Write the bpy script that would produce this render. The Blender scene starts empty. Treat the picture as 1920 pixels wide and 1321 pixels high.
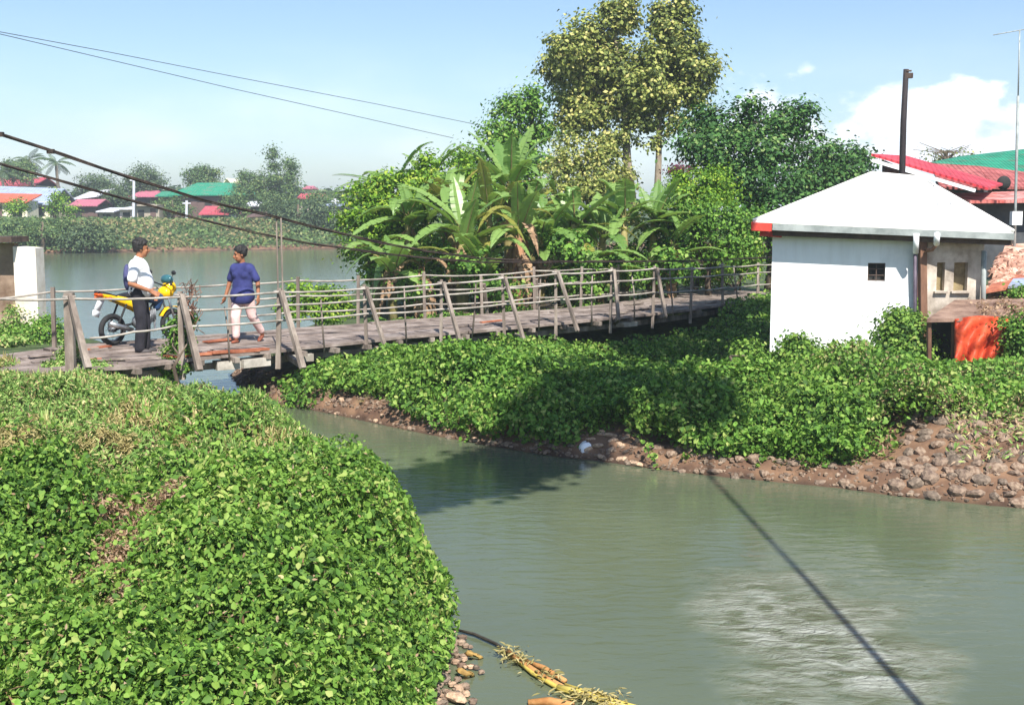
import bpy, bmesh, math, random
import numpy as np
from mathutils import Vector, Matrix

# ------------------------------------------------------------------ camera, sky, sun, exposure
SC = bpy.context.scene
COL = SC.collection
HC, FP, HZ = 2.95, 2300.0, 395.0          # eye height (m), focal length (photo pixels), horizon row
PITCH = math.atan((660.5 - HZ) / FP)
cam = bpy.data.objects.new('camera', bpy.data.cameras.new('camera'))
COL.objects.link(cam); SC.camera = cam
cam.location = (0, 0, HC)
cam.rotation_euler = (math.pi / 2 - PITCH, 0, 0)
cam.data.sensor_width = 36.0
cam.data.lens = 36.0 * FP / 1920.0
cam.data.clip_start = 0.05; cam.data.clip_end = 5000
SUN_EL, SUN_AZ = 50.0, 165.5                 # azimuth clockwise from +Y: behind the camera, a little to the right
el, az = math.radians(SUN_EL), math.radians(SUN_AZ)
sun_dir = Vector((math.sin(az) * math.cos(el), math.cos(az) * math.cos(el), math.sin(el)))
sun = bpy.data.objects.new('sun', bpy.data.lights.new('sun', 'SUN'))
COL.objects.link(sun)
sun.rotation_euler = sun_dir.to_track_quat('Z', 'Y').to_euler()
sun.data.energy = 5.0; sun.data.angle = math.radians(0.5); sun.data.color = (1.0, 0.955, 0.88)
W = bpy.data.worlds.new('World'); SC.world = W; W.use_nodes = True
def setup_world():
    nt = W.node_tree; nd = nt.nodes; lk = nt.links
    nd.clear()
    out = nd.new('ShaderNodeOutputWorld'); bg = nd.new('ShaderNodeBackground')
    sky = nd.new('ShaderNodeTexSky'); sky.sky_type = 'NISHITA'; sky.sun_disc = False
    sky.sun_elevation = el; sky.sun_rotation = az
    sky.air_density = 1.0; sky.dust_density = 0.6; sky.ozone_density = 1.6
    tc = nd.new('ShaderNodeTexCoord'); sep = nd.new('ShaderNodeSeparateXYZ')
    lk.new(tc.outputs['Generated'], sep.inputs[0])
    def math_(op, a, b=None, clamp=False):
        m = nd.new('ShaderNodeMath'); m.operation = op; m.use_clamp = clamp
        for i, v in enumerate((a, b)):
            if v is None: continue
            if isinstance(v, (int, float)): m.inputs[i].default_value = v
            else: lk.new(v, m.inputs[i])
        return m.outputs[0]
    def mrange(v, a, b, c=0.0, d=1.0, smooth=True):
        m = nd.new('ShaderNodeMapRange'); m.interpolation_type = 'SMOOTHSTEP' if smooth else 'LINEAR'
        lk.new(v, m.inputs[0])
        for i, q in enumerate((a, b, c, d)): m.inputs[i + 1].default_value = q
        return m.outputs[0]
    # cumulus bank low over the right of the view, thin haze streaks elsewhere near the horizon
    mp = nd.new('ShaderNodeMapping'); mp.inputs['Scale'].default_value = (1, 1, 1.7)
    mp.inputs['Location'].default_value = (0.31, 0.0, 0.05)
    lk.new(tc.outputs['Generated'], mp.inputs[0])
    n1 = nd.new('ShaderNodeTexNoise'); n1.inputs['Scale'].default_value = 10.0
    n1.inputs['Detail'].default_value = 9; n1.inputs['Roughness'].default_value = 0.55
    lk.new(mp.outputs[0], n1.inputs['Vector'])
    az_m = mrange(sep.outputs['X'], 0.10, 0.20)
    az_b = mrange(sep.outputs['X'], 0.40, 0.9, 1.0, 0.3)
    el_m = mrange(sep.outputs['Z'], 0.07, 0.125, 1.0, 0.0)
    m = math_('MULTIPLY', math_('MULTIPLY', az_m, az_b), el_m)
    dens = math_('ADD', math_('MULTIPLY', m, 0.40), math_('MULTIPLY', n1.outputs['Fac'], 1.5))
    cum = math_('MULTIPLY', mrange(dens, 0.98, 1.12), mrange(m, 0.02, 0.25))
    n2 = nd.new('ShaderNodeTexNoise'); n2.inputs['Scale'].default_value = 5.0; n2.inputs['Detail'].default_value = 6
    mp2 = nd.new('ShaderNodeMapping'); mp2.inputs['Scale'].default_value = (1, 1, 3.5)
    lk.new(tc.outputs['Generated'], mp2.inputs[0]); lk.new(mp2.outputs[0], n2.inputs['Vector'])
    low = mrange(sep.outputs['Z'], 0.0, 0.16, 1.0, 0.0)
    haze = math_('MULTIPLY', mrange(n2.outputs['Fac'], 0.35, 0.75), math_('MULTIPLY', low, 0.45))
    fac = math_('MAXIMUM', cum, haze)
    # shading inside the cloud: soft blue-grey hollows
    n3 = nd.new('ShaderNodeTexNoise'); n3.inputs['Scale'].default_value = 14.0; n3.inputs['Detail'].default_value = 5
    lk.new(mp.outputs[0], n3.inputs['Vector'])
    cr = nd.new('ShaderNodeValToRGB')
    cr.color_ramp.elements[0].position = 0.36; cr.color_ramp.elements[0].color = (7.4, 8.2, 9.3, 1)
    cr.color_ramp.elements[1].position = 0.62; cr.color_ramp.elements[1].color = (11, 11.1, 11.3, 1)
    lk.new(n3.outputs['Fac'], cr.inputs[0])
    # real sky is a touch paler/cyaner than the model: a gentle tint
    tint = nd.new('ShaderNodeMix'); tint.data_type = 'RGBA'; tint.blend_type = 'MULTIPLY'
    tint.inputs['Factor'].default_value = 1.0
    lk.new(sky.outputs[0], tint.inputs['A']); tint.inputs['B'].default_value = SKY_TINT
    mix = nd.new('ShaderNodeMix'); mix.data_type = 'RGBA'
    lk.new(fac, mix.inputs['Factor']); lk.new(tint.outputs['Result'], mix.inputs['A']); lk.new(cr.outputs[0], mix.inputs['B'])
    lk.new(mix.outputs['Result'], bg.inputs[0]); bg.inputs[1].default_value = 0.088
    lk.new(bg.outputs[0], out.inputs[0])
SKY_TINT = (0.90, 0.965, 1.07, 1)
setup_world()
SC.view_settings.view_transform = 'Standard'; SC.view_settings.look = 'None'
SC.view_settings.exposure = 0.8; SC.view_settings.gamma = 1.0
SC.cycles.use_denoising = True
SC.cycles.max_bounces = 6; SC.cycles.transparent_max_bounces = 6
SC.cycles.diffuse_bounces = 3; SC.cycles.glossy_bounces = 3; SC.cycles.transmission_bounces = 4
SC.cycles.volume_bounces = 1
SC.cycles.caustics_reflective = False; SC.cycles.caustics_refractive = False

# ------------------------------------------------------------------ pixel <-> world helpers
CP, SP = math.cos(PITCH), math.sin(PITCH)
def ray(px, py):
    u = (px - 960.0) / FP; v = (660.5 - py) / FP
    return Vector((u, CP + v * SP, -SP + v * CP))
def gy(px, py, Y):                            # point on the ray of photo pixel (px, py) at distance Y
    r = ray(px, py); return Vector((0, 0, HC)) + r * (Y / r.y)
def gz(px, py, z=0.0):                        # the same at height z
    r = ray(px, py); return Vector((0, 0, HC)) + r * ((z - HC) / r.z)
def proj(p):
    d = Vector(p) - Vector((0, 0, HC))
    f = d.y * CP - d.z * SP; v = d.y * SP + d.z * CP
    return 960 + FP * d.x / f, 660.5 - FP * v / f

# ------------------------------------------------------------------ noise
def _h(ix, iy, s):
    n = (ix.astype(np.int64) * 374761393 + iy.astype(np.int64) * 668265263 + s * 974634777) & 0xffffffff
    n = ((n ^ (n >> 13)) * 1274126177) & 0xffffffff
    return ((n ^ (n >> 16)) & 0xffff) / 65535.0
def vnoise(x, y, s=0):
    x = np.asarray(x, float); y = np.asarray(y, float)
    ix, iy = np.floor(x), np.floor(y); fx, fy = x - ix, y - iy
    fx = fx * fx * (3 - 2 * fx); fy = fy * fy * (3 - 2 * fy)
    a = _h(ix, iy, s); b = _h(ix + 1, iy, s); c = _h(ix, iy + 1, s); d = _h(ix + 1, iy + 1, s)
    return (a * (1 - fx) + b * fx) * (1 - fy) + (c * (1 - fx) + d * fx) * fy
def fbm(x, y, s=0, o=3):
    t = 0; a = 0.5; k = 0
    for i in range(o):
        t = t + a * vnoise(np.asarray(x) * 2 ** i + 17 * i, np.asarray(y) * 2 ** i - 9 * i, s + i); k += a; a *= 0.5
    return t / k
def sstep(a, b, x):
    t = np.clip((x - a) / (b - a), 0, 1); return t * t * (3 - 2 * t)

# ------------------------------------------------------------------ object helpers
def link(o, parent=None):
    COL.objects.link(o)
    if parent is not None: o.parent = parent
    return o
def tag(o, label=None, cat=None, group=None, kind=None):
    if label: o['label'] = label
    if cat: o['category'] = cat
    if group: o['group'] = group
    if kind: o['kind'] = kind
    return o
def empty(name, loc, label=None, cat=None, group=None, rz=0.0):
    o = bpy.data.objects.new(name, None); COL.objects.link(o)
    o.location = loc; o.rotation_euler = (0, 0, rz); o.empty_display_size = 0.3
    return tag(o, label, cat, group)
def copy_tree(o, parent=None):
    c = o.copy(); COL.objects.link(c); c.parent = parent
    for ch in list(o.children): copy_tree(ch, c)
    return c
class MB:
    """collects shapes in world coordinates; build() makes them ONE mesh object relative to its parent"""
    def __init__(s): s.v = []; s.f = []; s.m = []
    def add(s, vs, fs, mi=0):
        k = len(s.v); s.v += [tuple(v) for v in vs]; s.f += [tuple(i + k for i in f) for f in fs]; s.m += [mi] * len(fs)
        return s
    def hexa(s, p, mi=0):                     # p: 4 bottom + 4 top corners
        return s.add(p, [(3, 2, 1, 0), (4, 5, 6, 7), (0, 1, 5, 4), (1, 2, 6, 5), (2, 3, 7, 6), (3, 0, 4, 7)], mi)
    def box(s, c, d, rz=0.0, mi=0, R=None):
        c = Vector(c); hx, hy, hz = d[0] / 2, d[1] / 2, d[2] / 2
        R = R or Matrix.Rotation(rz, 3, 'Z')
        p = [c + R @ Vector(q) for q in ((-hx, -hy, -hz), (hx, -hy, -hz), (hx, hy, -hz), (-hx, hy, -hz),
                                         (-hx, -hy, hz), (hx, -hy, hz), (hx, hy, hz), (-hx, hy, hz))]
        return s.hexa(p, mi)
    def beam(s, a, b, w, h=None, up=(0, 0, 1), mi=0, w2=None):
        a, b = Vector(a), Vector(b); h = h or w; t = (b - a).normalized()
        x = t.cross(Vector(up))
        if x.length < 1e-3: x = t.cross(Vector((1, 0, 0)))
        x.normalize(); y = x.cross(t).normalized(); k = (w2 or w) / w
        q = ((-1, -1), (1, -1), (1, 1), (-1, 1))
        return s.hexa([a + x * i * w / 2 + y * j * h / 2 for i, j in q] + [b + (x * i * w / 2 + y * j * h / 2) * k for i, j in q], mi)
    def tube(s, pts, r, n=8, mi=0, cap=True, wob=0.0, rng=random):
        pts = [Vector(p) for p in pts]; rr = r if hasattr(r, '__len__') else [r] * len(pts)
        k = len(s.v); x = None
        for i, p in enumerate(pts):
            t = (pts[min(i + 1, len(pts) - 1)] - pts[max(i - 1, 0)]).normalized()
            if x is None: x = t.cross(Vector((0.13, 0.9, 0.31))).normalized()
            else: x = (x - t * x.dot(t)).normalized()
            y = t.cross(x)
            for j in range(n):
                a = 2 * math.pi * j / n; q = rr[i] * (1 + (rng.uniform(-wob, wob) if wob else 0))
                s.v.append(tuple(p + x * math.cos(a) * q + y * math.sin(a) * q))
        for i in range(len(pts) - 1):
            for j in range(n):
                j2 = (j + 1) % n
                s.f.append((k + i * n + j, k + i * n + j2, k + (i + 1) * n + j2, k + (i + 1) * n + j)); s.m.append(mi)
        if cap:
            s.f.append(tuple(k + j for j in reversed(range(n)))); s.m.append(mi)
            e = k + (len(pts) - 1) * n; s.f.append(tuple(e + j for j in range(n))); s.m.append(mi)
        return s
    def ball(s, c, r, R=None, nu=12, nv=8, mi=0, noise=0.0, rng=random, z0=-1.0, z1=1.0):
        c = Vector(c); r = Vector(r) if hasattr(r, '__len__') else Vector((r, r, r)); k = len(s.v)
        a0, a1 = math.asin(z0), math.asin(z1)
        for i in range(nv + 1):
            ph = a0 + (a1 - a0) * i / nv
            for j in range(nu):
                th = 2 * math.pi * j / nu; q = 1 + (rng.uniform(-noise, noise) if noise else 0)
                v = Vector((r.x * math.cos(ph) * math.cos(th) * q, r.y * math.cos(ph) * math.sin(th) * q, r.z * math.sin(ph) * q))
                if R is not None: v = R @ v
                s.v.append(tuple(c + v))
        for i in range(nv):
            for j in range(nu):
                j2 = (j + 1) % nu
                s.f.append((k + i * nu + j, k + i * nu + j2, k + (i + 1) * nu + j2, k + (i + 1) * nu + j)); s.m.append(mi)
        return s
    def ring(s, c, ax, R, r, n=28, m=8, mi=0):  # torus round axis ax
        c = Vector(c); ax = Vector(ax).normalized(); x = ax.orthogonal().normalized(); y = ax.cross(x); k = len(s.v)
        for i in range(n):
            a = 2 * math.pi * i / n; d = x * math.cos(a) + y * math.sin(a)
            for j in range(m):
                b = 2 * math.pi * j / m
                s.v.append(tuple(c + d * (R + r * math.cos(b)) + ax * r * math.sin(b)))
        for i in range(n):
            for j in range(m):
                i2, j2 = (i + 1) % n, (j + 1) % m
                s.f.append((k + i * m + j, k + i2 * m + j, k + i2 * m + j2, k + i * m + j2)); s.m.append(mi)
        return s
    def build(s, name, mat, parent=None, smooth=False, local=False):
        me = bpy.data.meshes.new(name)
        off = Vector((0, 0, 0))
        if parent is not None and not local:
            off = parent.location.copy(); q = parent.parent
            while q is not None: off += q.location; q = q.parent
        me.from_pydata([(v[0] - off.x, v[1] - off.y, v[2] - off.z) for v in s.v], [], s.f)
        mats = mat if isinstance(mat, (list, tuple)) else [mat]
        for mm in mats: me.materials.append(mm)
        me.polygons.foreach_set('material_index', s.m)
        if smooth: me.polygons.foreach_set('use_smooth', [True] * len(s.f))
        me.update()
        o = bpy.data.objects.new(name, me)
        return link(o, parent)
def mesh_np(name, V, F, mat, parent=None, mi=None, smooth=False, off=(0, 0, 0)):
    """V (n,3), F (m,4) numpy -> object"""
    V = np.asarray(V, np.float32) - np.asarray(off, np.float32)
    me = bpy.data.meshes.new(name); n, m, k = len(V), len(F), F.shape[1]
    me.vertices.add(n); me.vertices.foreach_set('co', V.ravel())
    me.loops.add(m * k); me.loops.foreach_set('vertex_index', F.astype(np.int32).ravel())
    me.polygons.add(m); me.polygons.foreach_set('loop_start', np.arange(0, m * k, k, dtype=np.int32))
    try: me.polygons.foreach_set('loop_total', np.full(m, k, np.int32))
    except Exception: pass
    for mm in (mat if isinstance(mat, (list, tuple)) else [mat]): me.materials.append(mm)
    if mi is not None: me.polygons.foreach_set('material_index', mi.astype(np.int32))
    if smooth: me.polygons.foreach_set('use_smooth', np.ones(m, bool))
    me.update(calc_edges=True); me.validate()
    o = bpy.data.objects.new(name, me)
    return link(o, parent)

# ------------------------------------------------------------------ materials
def hx(s):
    s = s.lstrip('#'); c = [int(s[i:i + 2], 16) / 255 for i in (0, 2, 4)]
    return tuple((v / 12.92 if v <= 0.04045 else ((v + 0.055) / 1.055) ** 2.4) for v in c) + (1,)
def new_mat(name):
    m = bpy.data.materials.new(name); m.use_nodes = True
    nt = m.node_tree; b = nt.nodes['Principled BSDF']; return m, nt, b
def noise_mat(name, c1, c2, scale=4, rough=0.8, bump=0.3, detail=6, c3=None, metal=0.0, stretch=(1, 1, 1), dist=0.02, sharp=(0.35, 0.65), spec=0.3):
    m, nt, b = new_mat(name); nd, lk = nt.nodes, nt.links
    tc = nd.new('ShaderNodeTexCoord'); mp = nd.new('ShaderNodeMapping'); mp.inputs['Scale'].default_value = stretch
    lk.new(tc.outputs['Object'], mp.inputs[0])
    n = nd.new('ShaderNodeTexNoise'); n.inputs['Scale'].default_value = scale; n.inputs['Detail'].default_value = detail
    n.inputs['Roughness'].default_value = 0.65
    lk.new(mp.outputs[0], n.inputs['Vector'])
    cr = nd.new('ShaderNodeValToRGB'); e = cr.color_ramp.elements
    e[0].position, e[1].position = sharp; e[0].color = c1; e[1].color = c2
    if c3 is not None: q = e.new((sharp[0] + sharp[1]) / 2); q.color = c3
    lk.new(n.outputs['Fac'], cr.inputs[0]); lk.new(cr.outputs[0], b.inputs['Base Color'])
    b.inputs['Roughness'].default_value = rough; b.inputs['Metallic'].default_value = metal
    b.inputs['Specular IOR Level'].default_value = spec
    if bump:
        bp = nd.new('ShaderNodeBump'); bp.inputs['Strength'].default_value = bump; bp.inputs['Distance'].default_value = dist
        n2 = nd.new('ShaderNodeTexNoise'); n2.inputs['Scale'].default_value = scale * 4; n2.inputs['Detail'].default_value = 5
        lk.new(mp.outputs[0], n2.inputs['Vector']); lk.new(n2.outputs['Fac'], bp.inputs['Height'])
        lk.new(bp.outputs[0], b.inputs['Normal'])
    return m
def leaf_mat(name, cols, patch=0.5, rough=0.6, trans=0.28, patch_scale=0.8):
    """cols: list of (pos, colour) for each leaf's own tone; a slow noise drifts the tone across the plant"""
    m, nt, b = new_mat(name); nd, lk = nt.nodes, nt.links
    g = nd.new('ShaderNodeNewGeometry'); tc = nd.new('ShaderNodeTexCoord')
    n = nd.new('ShaderNodeTexNoise'); n.inputs['Scale'].default_value = patch_scale; n.inputs['Detail'].default_value = 3
    lk.new(tc.outputs['Object'], n.inputs['Vector'])
    a = nd.new('ShaderNodeMath'); a.operation = 'MULTIPLY_ADD'; a.inputs[1].default_value = patch * 2; a.inputs[2].default_value = -patch
    lk.new(n.outputs['Fac'], a.inputs[0])
    s = nd.new('ShaderNodeMath'); s.operation = 'ADD'; s.use_clamp = True
    lk.new(a.outputs[0], s.inputs[0]); lk.new(g.outputs['Random Per Island'], s.inputs[1])
    cr = nd.new('ShaderNodeValToRGB'); e = cr.color_ramp.elements
    e[0].position, e[0].color = cols[0]; e[1].position, e[1].color = cols[-1]
    for p, c in cols[1:-1]: q = e.new(p); q.color = c
    lk.new(s.outputs[0], cr.inputs[0]); lk.new(cr.outputs[0], b.inputs['Base Color'])
    b.inputs['Roughness'].default_value = rough; b.inputs['Specular IOR Level'].default_value = 0.22
    t = nd.new('ShaderNodeBsdfTranslucent'); hs = nd.new('ShaderNodeHueSaturation')
    hs.inputs['Value'].default_value = 1.25; hs.inputs['Saturation'].default_value = 1.1
    lk.new(cr.outputs[0], hs.inputs['Color']); lk.new(hs.outputs[0], t.inputs[0])
    mx = nd.new('ShaderNodeMixShader'); mx.inputs[0].default_value = trans
    lk.new(b.outputs[0], mx.inputs[1]); lk.new(t.outputs[0], mx.inputs[2])
    lk.new(mx.outputs[0], nd['Material Output'].inputs[0])
    return m
def G(r, g, b): return (r, g, b, 1)
L_VINE = leaf_mat('vine_leaf', [(0.0, G(.035, .085, .016)), (.3, G(.095, .195, .03)), (.62, G(.17, .305, .048)), (.92, G(.255, .385, .075)), (1.0, G(.36, .41, .12))], .32)
L_GRASS = leaf_mat('weed_leaf', [(0.0, G(0.091, 0.172, 0.043)), (.35, G(0.182, 0.316, 0.071)), (.7, G(0.286, 0.431, 0.115)), (.9, G(0.453, 0.489, 0.187)), (1.0, G(0.634, 0.517, 0.259))], .3)
L_DRY = leaf_mat('dry_leaf', [(0.0, G(.16, .09, .05)), (.5, G(.34, .22, .13)), (1.0, G(.52, .38, .26))], .2)
L_STRAW = leaf_mat('straw', [(0.0, G(.22, .20, .07)), (.5, G(.38, .32, .13)), (1.0, G(.52, .44, .22))], .2)
L_OLIVE = leaf_mat('olive_leaf', [(0.0, G(0.062, 0.088, 0.029)), (.4, G(0.175, 0.222, 0.054)), (.75, G(0.350, 0.388, 0.098)), (1.0, G(0.577, 0.524, 0.194))], .3, patch_scale=.6)
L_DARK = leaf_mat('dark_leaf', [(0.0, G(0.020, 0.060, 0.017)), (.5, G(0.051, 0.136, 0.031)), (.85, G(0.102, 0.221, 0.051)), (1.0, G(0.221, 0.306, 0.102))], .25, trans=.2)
L_BRIGHT = leaf_mat('bright_leaf', [(0.0, G(0.046, 0.115, 0.014)), (.4, G(0.115, 0.241, 0.023)), (.8, G(0.230, 0.391, 0.034)), (1.0, G(0.380, 0.460, 0.069))], .25)
L_MID = leaf_mat('mid_leaf', [(0.0, G(0.044, 0.112, 0.019)), (.5, G(0.114, 0.240, 0.035)), (.85, G(0.194, 0.368, 0.056)), (1.0, G(0.387, 0.448, 0.128))], .28)
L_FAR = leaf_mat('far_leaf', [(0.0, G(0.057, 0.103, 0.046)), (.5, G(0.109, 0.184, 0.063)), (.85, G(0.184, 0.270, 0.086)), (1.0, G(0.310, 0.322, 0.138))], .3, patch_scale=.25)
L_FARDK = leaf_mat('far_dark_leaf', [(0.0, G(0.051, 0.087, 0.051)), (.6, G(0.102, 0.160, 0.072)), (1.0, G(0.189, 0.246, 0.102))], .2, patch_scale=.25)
BARK = noise_mat('bark', hx('3a3028'), hx('7a6c5c'), 5, .9, .6, stretch=(1, 1, .3))
BARK_PALE = noise_mat('pale_bark', hx('6b5f50'), hx('a89a86'), 4, .9, .5, stretch=(1, 1, .4))

# ------------------------------------------------------------------ leaves
RNG = np.random.default_rng(7)
T6 = np.array([(-.5, 0, 0), (-.18, .36, .05), (.22, .27, .03), (.56, 0, -.09), (.22, -.27, .03), (-.18, -.36, .05)])
F6 = np.array([(0, 3, 2, 1), (0, 5, 4, 3)])
T4 = np.array([(-.5, 0, 0), (0, .36, .06), (.55, 0, -.05), (0, -.36, .06)])
F4 = np.array([(0, 2, 1, 1)])
def norm(a): return a / np.maximum(np.linalg.norm(a, axis=1, keepdims=True), 1e-9)
def leaf_verts(C, N, S, kind=6, tdir=None, slim=1.0):
    n = len(C); N = norm(N)
    T = RNG.normal(size=(n, 3)) if tdir is None else tdir + RNG.normal(size=(n, 3)) * .5
    T = norm(T - N * (T * N).sum(1, keepdims=True)); B = np.cross(N, T)
    t = T6 if kind == 6 else T4
    S = np.asarray(S).reshape(n, 1, 1)
    V = C[:, None, :] + S * (t[None, :, 0:1] * T[:, None] + t[None, :, 1:2] * slim * B[:, None] + t[None, :, 2:3] * N[:, None])
    k = len(t)
    if kind == 6: F = (np.arange(n)[:, None, None] * k + F6[None]).reshape(-1, 4)
    else: F = (np.arange(n)[:, None] * k + np.array([0, 3, 2, 1])[None])
    return V.reshape(-1, 3), F
def leaves_obj(name, sets, mats, parent=None, off=(0, 0, 0), kind=6):
    """sets: list of (C, N, S, material index[, slim])"""
    Vs, Fs, Ms, k = [], [], [], 0
    for st in sets:
        C, N, S, mi = st[:4]; slim = st[4] if len(st) > 4 else 1.0
        if len(C) == 0: continue
        V, F = leaf_verts(C, N, S, kind, slim=slim); Vs.append(V); Fs.append(F + k); k += len(V)
        Ms.append(np.full(len(F), mi))
    return mesh_np(name, np.concatenate(Vs), np.concatenate(Fs), mats, parent, np.concatenate(Ms), off=off)
def clumps(c, r, n_cl, per, cr, size, up=.5, jit=.75, flat=.65, shell=.45, bottom=-1.0):
    """leaf clumps through an ellipsoid, more of them towards its skin"""
    c = np.asarray(c, float); r = np.asarray(r, float)
    d = norm(RNG.normal(size=(n_cl * 2, 3))); d = d[d[:, 2] > bottom][:n_cl]; n_cl = len(d)
    q = RNG.uniform(0, 1, (n_cl, 1)) ** shell
    P = c + d * r * q * RNG.uniform(.88, 1.1, (n_cl, 1))
    crs = cr * RNG.uniform(.6, 1.4, n_cl)
    Q = np.repeat(P, per, 0); D = np.repeat(d, per, 0); K = np.repeat(crs, per)[:, None]
    off = RNG.normal(size=Q.shape) * .5; off[:, 2] *= flat
    C = Q + off * K
    N = norm(D * .45 + norm(off + 1e-6) * .5 + np.array([0, 0, up]) + RNG.normal(size=Q.shape) * jit * .5)
    return C, N, size * RNG.uniform(.6, 1.35, len(C))
# ------------------------------------------------------------------ terrain
def P2(l): return [tuple(gz(a, b, z).xy) for a, b, z in l]
LEFT_SHORE = [(-.5, -30), (-.52, 5), (-.47, 7), (-.42, 7.9), (-.46, 8.5), (-.80, 9.8), (-1.05, 11.0), (-1.45, 12.6), (-1.7, 13.3), (-2.6, 14.0), (-3.2, 15), (-4.0, 16.2), (-4.6, 17.4),
              (-5.0, 18.4), (-5.4, 19.3), (-5.55, 20.6), (-6.3, 22), (-7.2, 23.2), (-9, 24.5), (-13, 26.5), (-40, 32), (-400, 60)]
LEFT_POLY = LEFT_SHORE + [(-400, -30)]
RIGHT_SHORE = P2([(432, 703, 0), (447, 722, 0), (466, 742, 0), (500, 757, 0), (560, 764, 0), (640, 779, 0), (740, 801, 0), (850, 823, 0), (950, 841, 0), (1050, 857, 0),
                  (1110, 862, 0), (1220, 878, 0), (1330, 891, 0), (1560, 913, 0), (1700, 932, 0), (1920, 953, 0)])
RIGHT_POLY = [(-6.2, 60), (-5.6, 45), (-4.9, 34), (-4.7, 28), (-5.0, 25)] + RIGHT_SHORE + [(9, 11.3), (14, 8), (20, 2), (26, -30), (400, -30), (400, 90), (60, 80), (10, 75)]
FAR_POLY = [(-400, 60), (-60, 79), (-35, 84), (-14, 96), (0, 100), (60, 98), (400, 92), (400, 1500), (-400, 1500)]
def sdist(x, y, poly):
    x = np.asarray(x, float); y = np.asarray(y, float)
    d = np.full(x.shape, 1e9); ins = np.zeros(x.shape, bool); n = len(poly)
    for i in range(n):
        (ax, ay), (bx, by) = poly[i], poly[(i + 1) % n]
        ex, ey = bx - ax, by - ay; L = ex * ex + ey * ey
        t = np.clip(((x - ax) * ex + (y - ay) * ey) / L, 0, 1)
        d = np.minimum(d, (x - ax - t * ex) ** 2 + (y - ay - t * ey) ** 2)
        if ay != by:
            c = ((ay > y) != (by > y)) & (x < (bx - ax) * (y - ay) / (by - ay) + ax); ins ^= c
    d = np.sqrt(d); return np.where(ins, d, -d)
BUMPS = [  # vegetated swells on the banks: x, y, radius, height
    (-3.2, 8.2, 1.6, .10), (-1.6, 10.2, .8, .10), (2.0, 16.4, .8, .22), (3.6, 16.2, .7, .22), (-1.4, 18.2, 1.3, .16), (-.2, 17.2, .7, .14), (4.2, 23.6, 2.3, -.50), (4.5, 21.9, 1.1, -.30), (2.4, 21.0, 1.5, -.38), (1.5, 18.4, 1.0, -.30), (4.7, 18.9, 1.2, -.28), (5.6, 18.5, 1.0, -.28), (6.5, 17.6, .9, -.12), (-4.2, 16.6, .9, -.16), (-5.0, 18.6, .9, -.22), (-4.7, 17.2, 1.1, -.26), (-2.6, 14.4, .6, -.08),
]
def land(x, y):
    """height of the bare ground"""
    x = np.asarray(x, float); y = np.asarray(y, float)
    dl, dr, df = sdist(x, y, LEFT_POLY), sdist(x, y, RIGHT_POLY), sdist(x, y, FAR_POLY)
    wob = fbm(x * .9, y * .9, 3) - .5
    wl = .30 + .35 * sstep(8, 14, y)
    hl = np.where(dl > 0, .10 * np.minimum(dl / .1, 1) + .50 * sstep(.02, wl + .25, dl + wob * .25) + .06 * sstep(.5, 3, dl), np.maximum(dl * .7, -1.2))
    # the right bank: a stony foot, then a slope; wider and gentler to the right
    gx = sstep(1.0, 6.0, x) * (y < 30)
    w = 1.3 + 1.9 * gx
    foot = .16 * sstep(0, .25, dr) + .02
    rip = sstep(3.7, 4.9, x) * (y < 30)
    slope = (.26 + .0 * gx) * sstep(.1, w, dr + wob * .3) * (1 - rip) + rip * .54 * sstep(.0, 2.0, dr + wob * .25)
    back = .22 * sstep(21, 27, y)
    hr = np.where(dr > 0, foot + slope + back, np.maximum(dr * .7, -1.2))
    hf = np.where(df > 0, .15 + 1.75 * sstep(.0, 9, df) + 1.0 * sstep(30, 160, df), np.maximum(df * .5, -1.2))
    h = np.maximum(np.maximum(hl, hr), hf)
    onl = (h > .05)
    for bx, by, r, a in BUMPS:
        h = h + onl * a * np.exp(-((x - bx) ** 2 + (y - by) ** 2) / r ** 2)
    h = h + onl * (fbm(x * 2.3, y * 2.3, 11) - .5) * .10
    return h
def axis(segs):
    out = []
    for a, b, st in segs:
        n = max(1, int(round((b - a) / st))); out += [a + (b - a) * i / n for i in range(n)]
    out.append(segs[-1][1]); return np.array(out)
XS = axis([(-900, -200, 100), (-200, -60, 14), (-60, -20, 3), (-20, -9, .7), (-9, 8, .11), (8, 16, .5), (16, 60, 3), (60, 200, 14), (200, 900, 100)])
YS = axis([(-60, -4, 7), (-4, 3, .7), (3, 24, .12), (24, 45, .7), (45, 78, 3), (78, 115, 1.2), (115, 200, 8), (200, 900, 70)])
GX, GY = np.meshgrid(XS, YS)
GZ = land(GX, GY)
def grid_obj(name, X, Y, Z, mat, smooth=True):
    ny, nx = X.shape; V = np.stack([X.ravel(), Y.ravel(), Z.ravel()], 1)
    i = np.arange(ny - 1)[:, None] * nx + np.arange(nx - 1)[None]
    F = np.stack([i, i + 1, i + nx + 1, i + nx], -1).reshape(-1, 4)
    return mesh_np(name, V, F, mat, smooth=smooth)
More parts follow.
